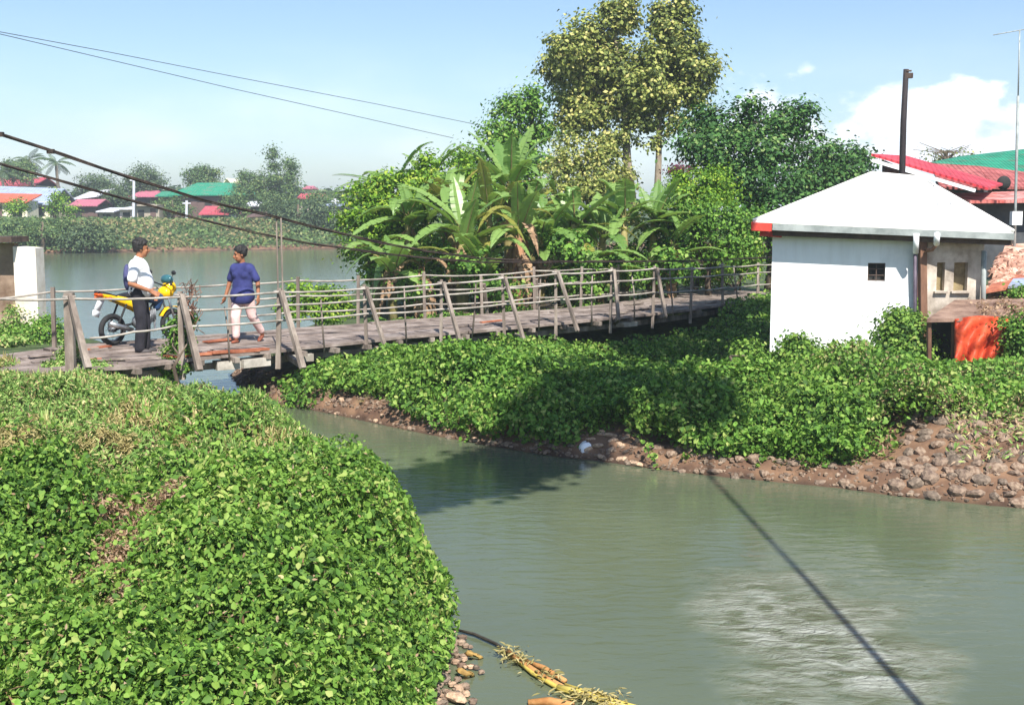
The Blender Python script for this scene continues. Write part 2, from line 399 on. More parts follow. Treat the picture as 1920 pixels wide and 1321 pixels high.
def ground_mat():
    m, nt, b = new_mat('soil'); nd, lk = nt.nodes, nt.links
    tc = nd.new('ShaderNodeTexCoord'); sep = nd.new('ShaderNodeSeparateXYZ'); lk.new(tc.outputs['Object'], sep.inputs[0])
    n = nd.new('ShaderNodeTexNoise'); n.inputs['Scale'].default_value = 3.0; n.inputs['Detail'].default_value = 8
    lk.new(tc.outputs['Object'], n.inputs['Vector'])
    soil = nd.new('ShaderNodeValToRGB'); e = soil.color_ramp.elements
    e[0].position = .3; e[0].color = hx('4c3528'); e[1].position = .7; e[1].color = hx('86684f')
    lk.new(n.outputs['Fac'], soil.inputs[0])
    green = nd.new('ShaderNodeValToRGB'); e = green.color_ramp.elements
    e[0].position = .3; e[0].color = G(.028, .045, .014); e[1].position = .75; e[1].color = G(.075, .115, .03)
    n2 = nd.new('ShaderNodeTexNoise'); n2.inputs['Scale'].default_value = 9.0; n2.inputs['Detail'].default_value = 8
    lk.new(tc.outputs['Object'], n2.inputs['Vector']); lk.new(n2.outputs['Fac'], green.inputs[0])
    # ground is mossy and overgrown above the waterline, bare soil at it
    hh = nd.new('ShaderNodeMath'); hh.operation = 'MULTIPLY_ADD'; hh.inputs[1].default_value = .35
    lk.new(n.outputs['Fac'], hh.inputs[0]); lk.new(sep.outputs['Z'], hh.inputs[2])
    sx = nd.new('ShaderNodeMapRange'); lk.new(sep.outputs['X'], sx.inputs[0]); sx.inputs[1].default_value = 3.2; sx.inputs[2].default_value = 4.4; sx.inputs[3].default_value = 0; sx.inputs[4].default_value = .34
    sy = nd.new('ShaderNodeMapRange'); lk.new(sep.outputs['Y'], sy.inputs[0]); sy.inputs[1].default_value = 16; sy.inputs[2].default_value = 19; sy.inputs[3].default_value = 1; sy.inputs[4].default_value = 0
    sm = nd.new('ShaderNodeMath'); sm.operation = 'MULTIPLY'; lk.new(sx.outputs[0], sm.inputs[0]); lk.new(sy.outputs[0], sm.inputs[1])
    sb = nd.new('ShaderNodeMath'); sb.operation = 'SUBTRACT'; lk.new(hh.outputs[0], sb.inputs[0]); lk.new(sm.outputs[0], sb.inputs[1])
    mr = nd.new('ShaderNodeMapRange'); lk.new(sb.outputs[0], mr.inputs[0]); mr.inputs[1].default_value = .42; mr.inputs[2].default_value = .55
    mx = nd.new('ShaderNodeMix'); mx.data_type = 'RGBA'
    lk.new(mr.outputs[0], mx.inputs['Factor']); lk.new(soil.outputs[0], mx.inputs['A']); lk.new(green.outputs[0], mx.inputs['B'])
    # wet band
    wet = nd.new('ShaderNodeMapRange'); lk.new(sep.outputs['Z'], wet.inputs[0]); wet.inputs[1].default_value = .01; wet.inputs[2].default_value = .08
    wet.inputs[3].default_value = .45; wet.inputs[4].default_value = 1
    mu = nd.new('ShaderNodeMix'); mu.data_type = 'RGBA'; mu.blend_type = 'MULTIPLY'; mu.inputs['Factor'].default_value = 1
    lk.new(mx.outputs['Result'], mu.inputs['A']); lk.new(wet.outputs[0], mu.inputs['B'])
    lk.new(mu.outputs['Result'], b.inputs['Base Color']); b.inputs['Roughness'].default_value = .95
    bp = nd.new('ShaderNodeBump'); bp.inputs['Strength'].default_value = .8; bp.inputs['Distance'].default_value = .04
    lk.new(n2.outputs['Fac'], bp.inputs['Height']); lk.new(bp.outputs[0], b.inputs['Normal'])
    return m
tag(grid_obj('ground', GX, GY, GZ, ground_mat()), 'earth banks of the river and the creek', None, None, 'structure')
_i = np.array
def ground_at(x, y): return float(land(np.array([x]), np.array([y]))[0])

# ------------------------------------------------------------------ water: muddy green, real ripples where the current boils up
def water_mat():
    m, nt, b = new_mat('river_water'); nd, lk = nt.nodes, nt.links
    tc = nd.new('ShaderNodeTexCoord')
    n = nd.new('ShaderNodeTexNoise'); n.inputs['Scale'].default_value = .25; n.inputs['Detail'].default_value = 4
    lk.new(tc.outputs['Object'], n.inputs['Vector'])
    cr = nd.new('ShaderNodeValToRGB'); e = cr.color_ramp.elements
    e[0].position = .35; e[0].color = WATER_A; e[1].position = .7; e[1].color = WATER_B
    lk.new(n.outputs['Fac'], cr.inputs[0]); lk.new(cr.outputs[0], b.inputs['Base Color'])
    b.inputs['Roughness'].default_value = .10; b.inputs['IOR'].default_value = 1.33
    b.inputs['Specular IOR Level'].default_value = .38
    # fine ripples, stretched along the current
    mp = nd.new('ShaderNodeMapping'); mp.inputs['Scale'].default_value = (1.0, 2.6, 1)
    mp.inputs['Rotation'].default_value = (0, 0, math.radians(-12)); lk.new(tc.outputs['Object'], mp.inputs[0])
    a = nd.new('ShaderNodeTexNoise'); a.inputs['Scale'].default_value = 3.2; a.inputs['Detail'].default_value = 4; a.inputs['Distortion'].default_value = .6
    lk.new(mp.outputs[0], a.inputs['Vector'])
    bp = nd.new('ShaderNodeBump'); bp.inputs['Strength'].default_value = .15; bp.inputs['Distance'].default_value = .05
    lk.new(a.outputs['Fac'], bp.inputs['Height'])
    # the boil: steep small wavelets
    c = nd.new('ShaderNodeTexNoise'); c.inputs['Scale'].default_value = 5.5; c.inputs['Detail'].default_value = 5; c.inputs['Distortion'].default_value = 2.2
    mp3 = nd.new('ShaderNodeMapping'); mp3.inputs['Scale'].default_value = (1, 1.8, 1); lk.new(tc.outputs['Object'], mp3.inputs[0])
    lk.new(mp3.outputs[0], c.inputs['Vector'])
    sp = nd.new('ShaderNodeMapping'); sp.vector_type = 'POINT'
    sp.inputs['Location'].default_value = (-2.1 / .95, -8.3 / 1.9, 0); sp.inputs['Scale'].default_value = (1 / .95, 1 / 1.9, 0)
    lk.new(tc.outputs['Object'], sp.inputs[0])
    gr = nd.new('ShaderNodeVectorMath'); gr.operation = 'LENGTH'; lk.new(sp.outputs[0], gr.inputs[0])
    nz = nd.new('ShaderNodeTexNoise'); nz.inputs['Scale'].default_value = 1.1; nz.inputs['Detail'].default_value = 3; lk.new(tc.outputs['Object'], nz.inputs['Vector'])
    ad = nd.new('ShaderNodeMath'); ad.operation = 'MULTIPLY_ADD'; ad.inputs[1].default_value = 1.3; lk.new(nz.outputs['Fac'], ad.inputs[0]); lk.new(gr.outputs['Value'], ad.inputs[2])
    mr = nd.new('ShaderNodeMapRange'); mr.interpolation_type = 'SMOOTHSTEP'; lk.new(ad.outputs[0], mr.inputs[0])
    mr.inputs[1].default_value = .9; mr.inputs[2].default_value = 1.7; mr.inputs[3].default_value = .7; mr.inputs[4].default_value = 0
    b2 = nd.new('ShaderNodeBump'); b2.inputs['Distance'].default_value = .10
    lk.new(mr.outputs[0], b2.inputs['Strength']); lk.new(c.outputs['Fac'], b2.inputs['Height']); lk.new(bp.outputs[0], b2.inputs['Normal'])
    lk.new(b2.outputs[0], b.inputs['Normal'])
    # pale foam-like streaks: the sky sheen on the boil painted into the colour
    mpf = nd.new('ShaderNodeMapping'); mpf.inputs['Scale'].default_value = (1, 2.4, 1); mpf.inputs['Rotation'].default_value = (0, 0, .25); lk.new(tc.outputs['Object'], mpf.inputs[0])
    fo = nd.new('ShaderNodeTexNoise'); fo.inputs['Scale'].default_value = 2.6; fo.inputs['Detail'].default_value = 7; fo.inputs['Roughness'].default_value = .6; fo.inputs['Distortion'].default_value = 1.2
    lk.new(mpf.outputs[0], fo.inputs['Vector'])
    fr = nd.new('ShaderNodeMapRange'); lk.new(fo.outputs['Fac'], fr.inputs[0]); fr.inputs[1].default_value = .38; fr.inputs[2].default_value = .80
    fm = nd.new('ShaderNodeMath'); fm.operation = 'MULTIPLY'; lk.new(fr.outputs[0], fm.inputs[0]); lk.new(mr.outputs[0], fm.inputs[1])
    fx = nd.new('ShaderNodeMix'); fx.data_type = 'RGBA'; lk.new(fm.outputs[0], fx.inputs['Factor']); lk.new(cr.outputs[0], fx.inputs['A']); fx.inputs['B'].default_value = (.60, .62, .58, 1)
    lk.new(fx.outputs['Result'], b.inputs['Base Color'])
    return m
WATER_A, WATER_B = G(.086, .104, .062), G(.110, .130, .078)
me_w = MB(); me_w.add([(-900, -60, 0), (900, -60, 0), (900, 900, 0), (-900, 900, 0)], [(0, 1, 2, 3)])
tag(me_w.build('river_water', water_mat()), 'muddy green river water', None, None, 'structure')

# ------------------------------------------------------------------ ground cover on the banks (uncountable: stuff)
def lumps(x, y):                              # extra height of the creeper canopy over the ground
    a = fbm(x * 1.1, y * 1.1, 21); b = fbm(x * 3.1, y * 3.1, 31, 2)
    return .06 + .36 * sstep(.36, .70, a) + .26 * (b - .4) + .22 * (fbm(x * 6, y * 6, 51, 2) - .5)
def canopy_points(n, x0, x1, y0, y1, keep, power=1.6):
    y = y0 + (y1 - y0) * RNG.uniform(0, 1, n) ; x = RNG.uniform(x0, x1, n)
    w = (y0 / y) ** power; k = RNG.uniform(0, 1, n) < w; x, y = x[k], y[k]
    return x, y
def scatter_canopy(x, y, hgt, size, jit=.6, drop=.10):
    e = .06
    z = hgt(x, y); zx = (hgt(x + e, y) - z) / e; zy = (hgt(x, y + e) - z) / e
    zx = np.clip(zx, -2.5, 2.5); zy = np.clip(zy, -2.5, 2.5)
    N = norm(np.stack([-zx, -zy, np.ones_like(zx)], 1))
    u = RNG.uniform(0, 1, len(x)); C = np.stack([x, y, z], 1) - N * (u ** 1.5 * drop * 1.6 - drop * .4)[:, None]
    N = norm(N * .8 + RNG.normal(size=N.shape) * jit * .62 + np.array([0, -.12, .12]))
    return C, N, size
DRY_SPOTS = [(gz(275, 1010, .75).xy, .36, .62), (gz(225, 1090, .75).xy, .26, .36), (gz(335, 965, .75).xy, .25, .14), (gz(225, 1150, .75).xy, .12, .2)]
def left_height(x, y):
    d = sdist(x, y, LEFT_POLY)
    return land(x, y) + lumps(x, y) * (.35 + .65 * sstep(0, .5, d)) * (1 - .55 * sstep(12, 16.5, y))
def left_cover():
    sets = []
    n = 1400000
    y = 4.2 * (19.6 / 4.2) ** RNG.uniform(0, 1, n); x = RNG.uniform(-1, 0, n) * (.5 + .50 * y)   # uniform-ish in view
    keep = RNG.uniform(0, 1, n) < .80
    d = sdist(x, y, LEFT_POLY); keep &= (d > .03)
    # no leaves through the deck
    keep &= ~((y > 17.0) & (y > 17.0 + (x + 8) * .28))
    x, y, d = x[keep], y[keep], d[keep]
    # soft edge between creeper (near, right) and weeds (far, left)
    px = 960 + FP * x / y; py = HZ + FP * (HC - .75) / y
    wv = (py - (955 - .13 * px)) / 60 + (fbm(x * 1.5, y * 1.5, 5) - .5) * 5.0
    creeper = wv + RNG.normal(size=len(x)) * .6 > 0
    f = fbm(x * 1.4 + 5, y * 1.4, 77, 2)
    thin = RNG.uniform(0, 1, len(x)) < np.where(creeper, .80, .95)
    dry = np.zeros(len(x), bool)
    for (c, rx, ry) in DRY_SPOTS:
        q = ((x - c[0]) / rx) ** 2 + ((y - c[1]) / ry) ** 2 + (fbm(x * 6, y * 6, 9) - .5) * 2.0
        dry |= q < .9
    straw = (fbm(x * 1.1 - 3, y * 1.1, 55, 3) > .565) & (~creeper)
    q = ((px - 60) / 130) ** 2 + ((py - 830) / 38) ** 2 + (fbm(x * 3, y * 3, 91) - .5) * 2; straw |= q < .9
    sz = .031 * RNG.uniform(.45, 1.6, len(x)) * (1 + .05 * (y - 6))
    a = creeper & ~dry & thin
    C, N, S = scatter_canopy(x[a], y[a], left_height, sz[a], 1.1, .32); q = RNG.uniform(0, 1, len(C)); w = q < .72; e = w & (RNG.uniform(0, 1, len(q)) < .25); w &= ~e; sets.append((C[w], N[w], S[w], 0, 1.12)); sets.append((C[e], N[e], S[e] * 1.1, 4, .8)); sets.append((C[(q >= .72) & (q < .95)], N[(q >= .72) & (q < .95)], S[(q >= .72) & (q < .95)] * 1.2, 0, .5)); sets.append((C[q >= .975], N[q >= .975], S[q >= .975] * .8, 2, .6)); sets.append((C[(q >= .95) & (q < .975)], N[(q >= .95) & (q < .975)], S[(q >= .95) & (q < .975)] * .8, 1, .8))
    a = dry & (RNG.uniform(0, 1, len(x)) < .5)
    C, N, S = scatter_canopy(x[a], y[a], left_height, sz[a] * .9, .9, .10); C[:, 2] += .02; sets.append((C, N, S, 2, .4)); a = dry & (RNG.uniform(0, 1, len(x)) < .10); C, N, S = scatter_canopy(x[a], y[a], left_height, sz[a], 1.1, .2); sets.append((C, N, S, 0, 1.1))
    a = ~creeper & ~dry & ~straw & thin
    C, N, S = scatter_canopy(x[a], y[a], left_height, sz[a] * .85, .95, .14); q = RNG.uniform(0, 1, len(C)); sets.append((C[q < .5], N[q < .5], S[q < .5], 1, .75)); sets.append((C[(q >= .5) & (q < .88)], N[(q >= .5) & (q < .88)], S[(q >= .5) & (q < .88)] * 1.5, 1, .25)); sets.append((C[q >= .88], N[q >= .88], S[q >= .88] * 1.2, 2, .3))
    a = straw & (RNG.uniform(0, 1, len(x)) < .6)
    C, N, S = scatter_canopy(x[a], y[a], left_height, sz[a], .9, .06); sets.append((C, N, S, 3, .35))
    o = leaves_obj('creeper_ground_cover', sets, [L_VINE, L_GRASS, L_DRY, L_STRAW, L_MID])
    tag(o, 'creepers and weeds covering the near river bank', None, None, 'stuff')
left_cover()
def grass_blades(name, x, y, hfun, h, mats, split, label, bend=.5):
    n = len(x); z = hfun(x, y) - .06
    hh = h * RNG.uniform(.5, 1.4, n); a = RNG.uniform(0, 2 * math.pi, n); b = RNG.uniform(.2, 1, n) * bend
    w = .008 * RNG.uniform(.7, 1.5, n) * (1 + y * .03)
    ex, ey = np.cos(a), np.sin(a); V = np.zeros((n, 6, 3))
    for k, (t, ww) in enumerate(((0, 1), (.55, .8), (1, .15))):
        cx = x + ex * b * hh * t * t; cy = y + ey * b * hh * t * t; cz = z + hh * t * (1 - .25 * b * t)
        V[:, 2 * k] = np.stack([cx - ey * w * ww, cy + ex * w * ww, cz], 1)
        V[:, 2 * k + 1] = np.stack([cx + ey * w * ww, cy - ex * w * ww, cz], 1)
    k = np.arange(n)[:, None] * 6
    F = np.concatenate([k + [0, 1, 3, 2], k + [2, 3, 5, 4]], 0)
    mi = np.tile((RNG.uniform(0, 1, n) < split).astype(int), 2)
    o = mesh_np(name, V.reshape(-1, 3), F, mats, None, mi)
    return tag(o, label, None, None, 'stuff')
def left_grass():
    n = 60000
    y = 8.0 * (19.0 / 8.0) ** RNG.uniform(0, 1, n); x = RNG.uniform(-1, 0, n) * (.5 + .50 * y)
    d = sdist(x, y, LEFT_POLY); px = 960 + FP * x / y; py = HZ + FP * (HC - .75) / y
    q = fbm(x * .9, y * .9, 41)
    wv = (py - (955 - .13 * px)) / 60 + (fbm(x * 1.5, y * 1.5, 5) - .5) * 5.0
    k = (d > .1) & (wv < .6) & (q > .42) & ~((y > 17.0) & (y > 17.0 + (x + 8) * .28))
    grass_blades('grass', x[k], y[k], left_height, .13, [L_GRASS, L_STRAW], .08, 'tall grass growing through the weeds of the near bank')
left_grass()
def runners():
    n = 5200; y = 4.6 * (13.5 / 4.6) ** RNG.uniform(0, 1, n); x = RNG.uniform(-1, 0, n) * (.5 + .5 * y); d = sdist(x, y, LEFT_POLY); k = (d > .05) & (fbm(x * 2, y * 2, 97) > .36)
    grass_blades('dry_stalks', x[k], y[k], lambda a, b: left_height(a, b) + .03, .085, [L_STRAW, L_DRY], .4, 'dry stalks and tendrils poking through the creepers of the near bank', 1.6)
runners()
def right_height(x, y):
    d = sdist(x, y, RIGHT_POLY)
    return land(x, y) + 1.25 * lumps(x + 40, y) * (.45 + .55 * sstep(.0, .45, d)) * (1 - .6 * sstep(16.5, 18.5, y)) * (1 - .5 * sstep(4.2, 5.2, x))
HOUSE_EX = []
def in_house(x, y):
    u = (x - 4.23) * .977 + (y - 20) * -.215; v = (x - 4.23) * .215 + (y - 20) * .977
    return (u > -.05) & (u < 2.4) & (v > -.02) & (v < 3.4)
def right_cover():
    n = 800000
    y = 12.0 * (30.0 / 12.0) ** RNG.uniform(0, 1, n); x = (RNG.uniform(-.27, .47, n)) * y
    d = sdist(x, y, RIGHT_POLY)
    px = 960 + FP * x / y
    rim = -.12 + .22 * fbm(x * 1.7, y * 1.7, 61) + .22 * (vnoise(x * .8, y * .8, 71) > .62)
    rim = rim + .28 * (px < 530)
    rim = rim + sstep(3.6, 4.6, x) * (.9 + .9 * fbm(x * 1.5, y * 1.5, 63)) * (y < 18)
    # the little scree beach under the bridge's far end
    rim = rim + .42 * np.exp(-((px - 1150) / 50) ** 2)
    keep = (d > rim) & ~in_house(x, y) & (RNG.uniform(0, 1, n) < np.clip((22.0 / y) ** 1.0, 0, 1)) & (y < 26 + x)
    keep &= ~((y > 19.0) & under_deck(x, y))
    x, y, d = x[keep], y[keep], d[keep]
    sz = .050 * RNG.uniform(.45, 1.5, len(x)) * (1 + .02 * (y - 13))
    weed = (sstep(3.5, 4.6, x) * RNG.uniform(0, 1, len(x)) > .35) & (y < 19)
    C, N, S = scatter_canopy(x[~weed], y[~weed], right_height, sz[~weed], 1.05, .32)
    C2, N2, S2 = scatter_canopy(x[weed], y[weed], right_height, sz[weed] * .8, .9, .12)
    s = RNG.uniform(0, 1, len(C2)) < .25
    e = RNG.uniform(0, 1, len(C)) < .25 + .5 * (fbm(C[:, 0] * .8, C[:, 1] * .8, 44) > .5)
    sets = [(C[~e], N[~e], S[~e], 0, 1.1), (C[e], N[e], S[e] * 1.1, 3, .85), (C2[~s], N2[~s], S2[~s], 1, .7), (C2[s], N2[s], S2[s], 2, .5)]
    o = leaves_obj('creeper_ground_cover', sets, [L_VINE, L_GRASS, L_DRY, L_MID])
    tag(o, 'creepers covering the opposite creek bank under the footbridge', None, None, 'stuff')

def stone_weeds():
    n = 26000; y = RNG.uniform(11.8, 15.2, n); x = RNG.uniform(3.6, 8.5, n); d = sdist(x, y, RIGHT_POLY)
    k = (d > .35) & (RNG.uniform(0, 1, n) < sstep(.2, 1.9, d) * .8 + .12) & (fbm(x * 2.2, y * 2.2, 83) > .42); x, y = x[k], y[k]
    C, N, S = scatter_canopy(x, y, lambda a, b: land(a, b) + .05, .06 * RNG.uniform(.5, 1.5, len(x)), 1.0, .08)
    q = RNG.uniform(0, 1, len(x)); sets = [(C[q < .55], N[q < .55], S[q < .55], 0, .5), (C[q >= .55], N[q >= .55], S[q >= .55], 1, .4)]
    tag(leaves_obj('weeds', sets, [L_GRASS, L_DRY]), 'sparse green and dry weeds sprouting between the bank stones', None, None, 'stuff')
stone_weeds()
# ------------------------------------------------------------------ the suspension footbridge
WOOD = noise_mat('weathered_wood', hx('5a5049'), hx('a89c90'), 5.0, .9, .8, stretch=(1, 1, .25), c3=hx('80746a'), sharp=(.3, .7))
DECKW = noise_mat('deck_wood', hx('574c47'), hx('ab9e96'), 2.2, .9, .8, c3=hx('80736b'), detail=10, sharp=(.3, .7))
RUSTW = noise_mat('red_brown_plank', hx('7a3d26'), hx('b9785a'), 3, .8, .4)
RAILM = noise_mat('rail_pole', hx('7d756c'), hx('b9b1a6'), 3, .7, .3)
CABLEM = noise_mat('rusty_cable', hx('1c1917'), hx('4a3c34'), 8, .7, .5)
CONC = noise_mat('old_concrete', hx('8d867b'), hx('cdc6ba'), 2.5, .9, .5)
NEARPX = [(-260, 726), (0, 700), (130, 690), (240, 685), (380, 668), (450, 662), (520, 655), (600, 648), (690, 639), (748, 632), (825, 626), (945, 614), (1077, 602), (1145, 595), (1223, 587), (1297, 578), (1358, 569), (1406, 561), (1500, 548)]
FARPX = [(-260, 692), (0, 664), (120, 647), (430, 625), (560, 613), (670, 606), (748, 600), (904, 589), (1077, 575), (1161, 566), (1297, 548), (1406, 538), (1500, 527)]
def interp(pts, x): return float(np.interp(x, [p[0] for p in pts], [p[1] for p in pts]))
def zdeck(px): return .82 + .16 * float(sstep(600, 1450, px))
def nearpt(px): return gz(px, interp(NEARPX, px), zdeck(px))
DW = 2.25
def farpt(px):                                # the far edge square across from the near edge point at photo column px
    p = nearpt(px); t = nearpt(px + 12) - nearpt(px - 12); t.z = 0; t.normalize()
    n = Vector((-t.y, t.x, 0)); q = p + n * DW; q.z = p.z
    qx, _ = proj(q); z = gy(qx, interp(FARPX, qx), q.y).z
    q.z = min(max(z, p.z - .12), p.z + .22); return q
_dp = [nearpt(x) for x in range(-260, 1520, 20)] + [farpt(x) for x in reversed(range(-260, 1520, 20))]
DECK_POLY = [(p.x, p.y) for p in _dp]
def under_deck(x, y): return sdist(x, y, DECK_POLY) > -.05
bridge = empty('footbridge', nearpt(520), 'old timber suspension footbridge with pole railings crossing the creek mouth', 'footbridge')
rnd = random.Random(4)
def deck():
    m = MB(); nb = 11; stations = []
    px = -260.0; s = 0
    pts = []
    while px < 1500: pts.append(px); px += 15
    for k in range(nb):
        a0, a1 = k / nb + .004, (k + 1) / nb - .004
        i = rnd.randint(0, 4) - 4
        while i < len(pts) - 1:
            L = rnd.randint(6, 11); i0, i1 = max(i, 0), min(i + L, len(pts) - 1); i += L
            if i1 <= i0: continue
            dz = rnd.uniform(-.012, .012); sk = rnd.uniform(-.006, .006); ex = rnd.uniform(-.03, .05) if k == 0 else 0
            for j in range(i0, i1):
                c = []
                for q in (pts[j], pts[j + 1] - (1.5 if j == i1 - 1 else 0)):
                    p, f = nearpt(q), farpt(q); sag = -.03 * math.sin(math.pi * .5)
                    c.append((p.lerp(f, a0 + sk - (ex * .3 if k == 0 else 0)), p.lerp(f, a1 + sk)))
                d = Vector((0, 0, dz)); th = Vector((0, 0, -.045))
                (A, B), (C, D) = c
                m.hexa([A + d + th, C + d + th, D + d + th, B + d + th, A + d, C + d, D + d, B + d])
    m.build('deck', DECKW, bridge)
    for k in range(3):                        # worn loose boards near the woman
        pass
deck()
def beams():
    for i, px in enumerate(list(range(-120, 1500, 62))):
        p, f = nearpt(px), farpt(px); d = (f - p).normalized(); o = rnd.uniform(.0, .16)
        m = MB(); m.beam(p - d * o + Vector((0, 0, -.085)), f + d * .1 + Vector((0, 0, -.085)), .08, .075)
        m.build('crossbeam', WOOD, bridge)
    for t in (.10, .9):
        m = MB()
        q = [nearpt(x).lerp(farpt(x), t) + Vector((0, 0, -.19)) for x in range(-200, 1500, 60)]
        for a, b in zip(q, q[1:]): m.beam(a, b + (b - a) * .02, .09, .09)
        m.build('stringer', WOOD, bridge)
    for px, L, dz in ((405, 1.5, .03), (455, 1.0, .035)):
        p, f = nearpt(px), farpt(px); t = (nearpt(px + 10) - nearpt(px - 10)).normalized(); a = p + (f - p).normalized() * .10
        m = MB(); m.beam(a - t * L / 2 + Vector((0, 0, dz)), a + t * L / 2 + Vector((0, 0, dz - .02)), .16, .03); m.build('loose_plank', RUSTW, bridge)
    for px in (420, 470, 560, 705, 850, 1175):
        p = nearpt(px); m = MB()
        m.box(p + Vector((0, .15, -.17)), (rnd.uniform(.25, .5), .25, rnd.uniform(.07, .13)), rnd.uniform(.4, .8)); m.build('support_block', CONC, bridge)
beams()
NEARPOSTS = [(132, 549, 165, 690), (340, 546, 374, 694), (522, 540, 568, 690), (687, 533, 730, 676), (826, 524, 862, 640), (946, 514, 982, 638), (1044, 505, 1083, 620), (1146, 501, 1160, 600), (1224, 498, 1248, 594), (1294, 500, 0, 0), (1355, 492, 0, 0), (1419, 492, 0, 0)]
FARPOSTS = [(-60, 0), (100, 0), (265, 0), (430, 0), (560, 0), (672, 522), (797, 513), (904, 513), (1001, 505), (1088, 502), (1161, 500), (1235, 496), (1300, 494), (1352, 492), (1402, 490), (1440, 488)]
NT, FT = {}, {}
def posts():
    for px, ty, bx, by in NEARPOSTS:
        p = nearpt(px); t = p.copy(); t.z = gy(px, ty, p.y).z; t.x += rnd.uniform(-.04, .04); NT[px] = t
        w = .052 if px > 600 else .07
        m = MB()
        if px == 132: m.beam((p.x, p.y, p.z - .35), t, .10, .12, mi=0)
        else: m.beam((p.x + rnd.uniform(-.02, .02), p.y, p.z - .30), t, w, w * 1.1, w2=w * .85)
        m.build('post', WOOD, bridge)
        if bx:
            a = t + Vector((.04, -.07, -.04)); b = gy(bx, by, p.y - .45 + (.1 if px > 1000 else 0))
            m = MB(); m.beam(a, b, w * 1.0, w * .9, w2=w * 1.2); m.build('brace', WOOD, bridge)
            # outrigger the brace stands on
            q = nearpt(px + 8); m = MB(); m.beam(Vector((b.x, b.y + .05, b.z + .02)), (q.x, q.y + .3, q.z - .13), .07, .08); m.build('outrigger', WOOD, bridge)
    for qx, ty in FARPOSTS:
        # solve for the near column whose far point projects to qx
        best = min(range(-260, 1520, 4), key=lambda a: abs(proj(farpt(a))[0] - qx))
        f = farpt(best); t = f + Vector((0, 0, .86))
        if ty: t.z = gy(qx, ty, f.y).z
        FT[qx] = t; m = MB(); m.beam((f.x, f.y, f.z - .3), t + Vector((rnd.uniform(-.03, .03), 0, rnd.uniform(-.04, .06))), .055, .055); m.build('post', WOOD, bridge)
        if qx in (904, 1001, 1088, 1235, 1352):
            d = (f - nearpt(best)).normalized(); b = f + d * .45 + Vector((.35, 0, -.15))
            m = MB(); m.beam(t + Vector((.03, .05, -.2)), b, .06, .06); m.build('brace', WOOD, bridge)
posts()
def lashings():                               # odd sticks, rope lashings and patch boards that break the regular rhythm
    for px, ty in ((430, 575), (608, 560), (762, 540), (885, 527), (1010, 520), (1110, 515), (1190, 515), (1262, 508), (1385, 498)):
        p = nearpt(px); t = gy(px + rnd.uniform(-10, 10), ty, p.y); m = MB(); m.tube([p + Vector((0, 0, -.12)), p.lerp(t, .5) + Vector((rnd.uniform(-.02, .02), 0, 0)), t], [.016, .015, .012], 6); m.build('stick', WOOD, bridge, smooth=True)
    for px, t in NT.items():
        m = MB()
        m.ring((t.x, t.y, t.z - .05), (0, 0, 1), .062 if px > 600 else .078, .014, 10, 5)
        m.build('lashing', RAILM, bridge)
    for k in range(16):
        px = rnd.uniform(120, 1400); p, f = nearpt(px), farpt(px); a = rnd.uniform(.1, .8); t = (nearpt(px + 8) - nearpt(px - 8)).normalized(); c = p.lerp(f, a) + Vector((0, 0, .022)); L = rnd.uniform(.3, .8)
        m = MB(); m.beam(c - t * L / 2, c + t * L / 2 + Vector((rnd.uniform(-.1, .1), rnd.uniform(-.1, .1), .006)), rnd.uniform(.08, .16), .022); m.build('patch_board', RUSTW if k % 5 == 0 else (WOOD if k % 2 else DECKW), bridge)
lashings()
def rail(pts, r, name='rail', mat=None):
    q = []
    for a, b in zip(pts, pts[1:]):
        a, b = Vector(a), Vector(b)
        for k in range(4): q.append(a.lerp(b, k / 4) + Vector((0, 0, -.018 * math.sin(math.pi * k / 4))))
    q.append(Vector(pts[-1]))
    m = MB(); m.tube(q, r, 7); return m.build(name, mat or RAILM, bridge, smooth=True)
RPX = {  # pixel rows of the three near rails at given columns
    0: [(-200, 560), (0, 560), (132, 560), (333, 557), (520, 548), (687, 541), (826, 532), (946, 521), (1044, 513), (1146, 508), (1224, 504), (1294, 503), (1355, 500), (1419, 497), (1480, 493)],
    1: [(345, 582), (520, 572), (687, 562), (826, 553), (946, 541), (1044, 532), (1146, 527), (1224, 522), (1294, 519), (1355, 515), (1419, 511), (1480, 506)],
    2: [(345, 612), (520, 601), (687, 588), (826, 580), (946, 570), (1044, 562), (1146, 554), (1224, 548), (1294, 545), (1355, 540), (1419, 534), (1480, 528)]}
for k, pts in RPX.items():
    P = []
    for px, py in pts:
        q = nearpt(px); P.append(gy(px, py, q.y - .07))
    rail(P, .017)
rail([gy(168, 634, nearpt(168).y - .05), gy(250, 622, nearpt(250).y - .06), gy(330, 610, nearpt(330).y - .07)], .016)
fk = sorted(FT)
for h in (-.03, -.30, -.58):
    rail([FT[k] + Vector((0, .05, h)) for k in fk if k > (420 if h < -.1 else -200)], .016)
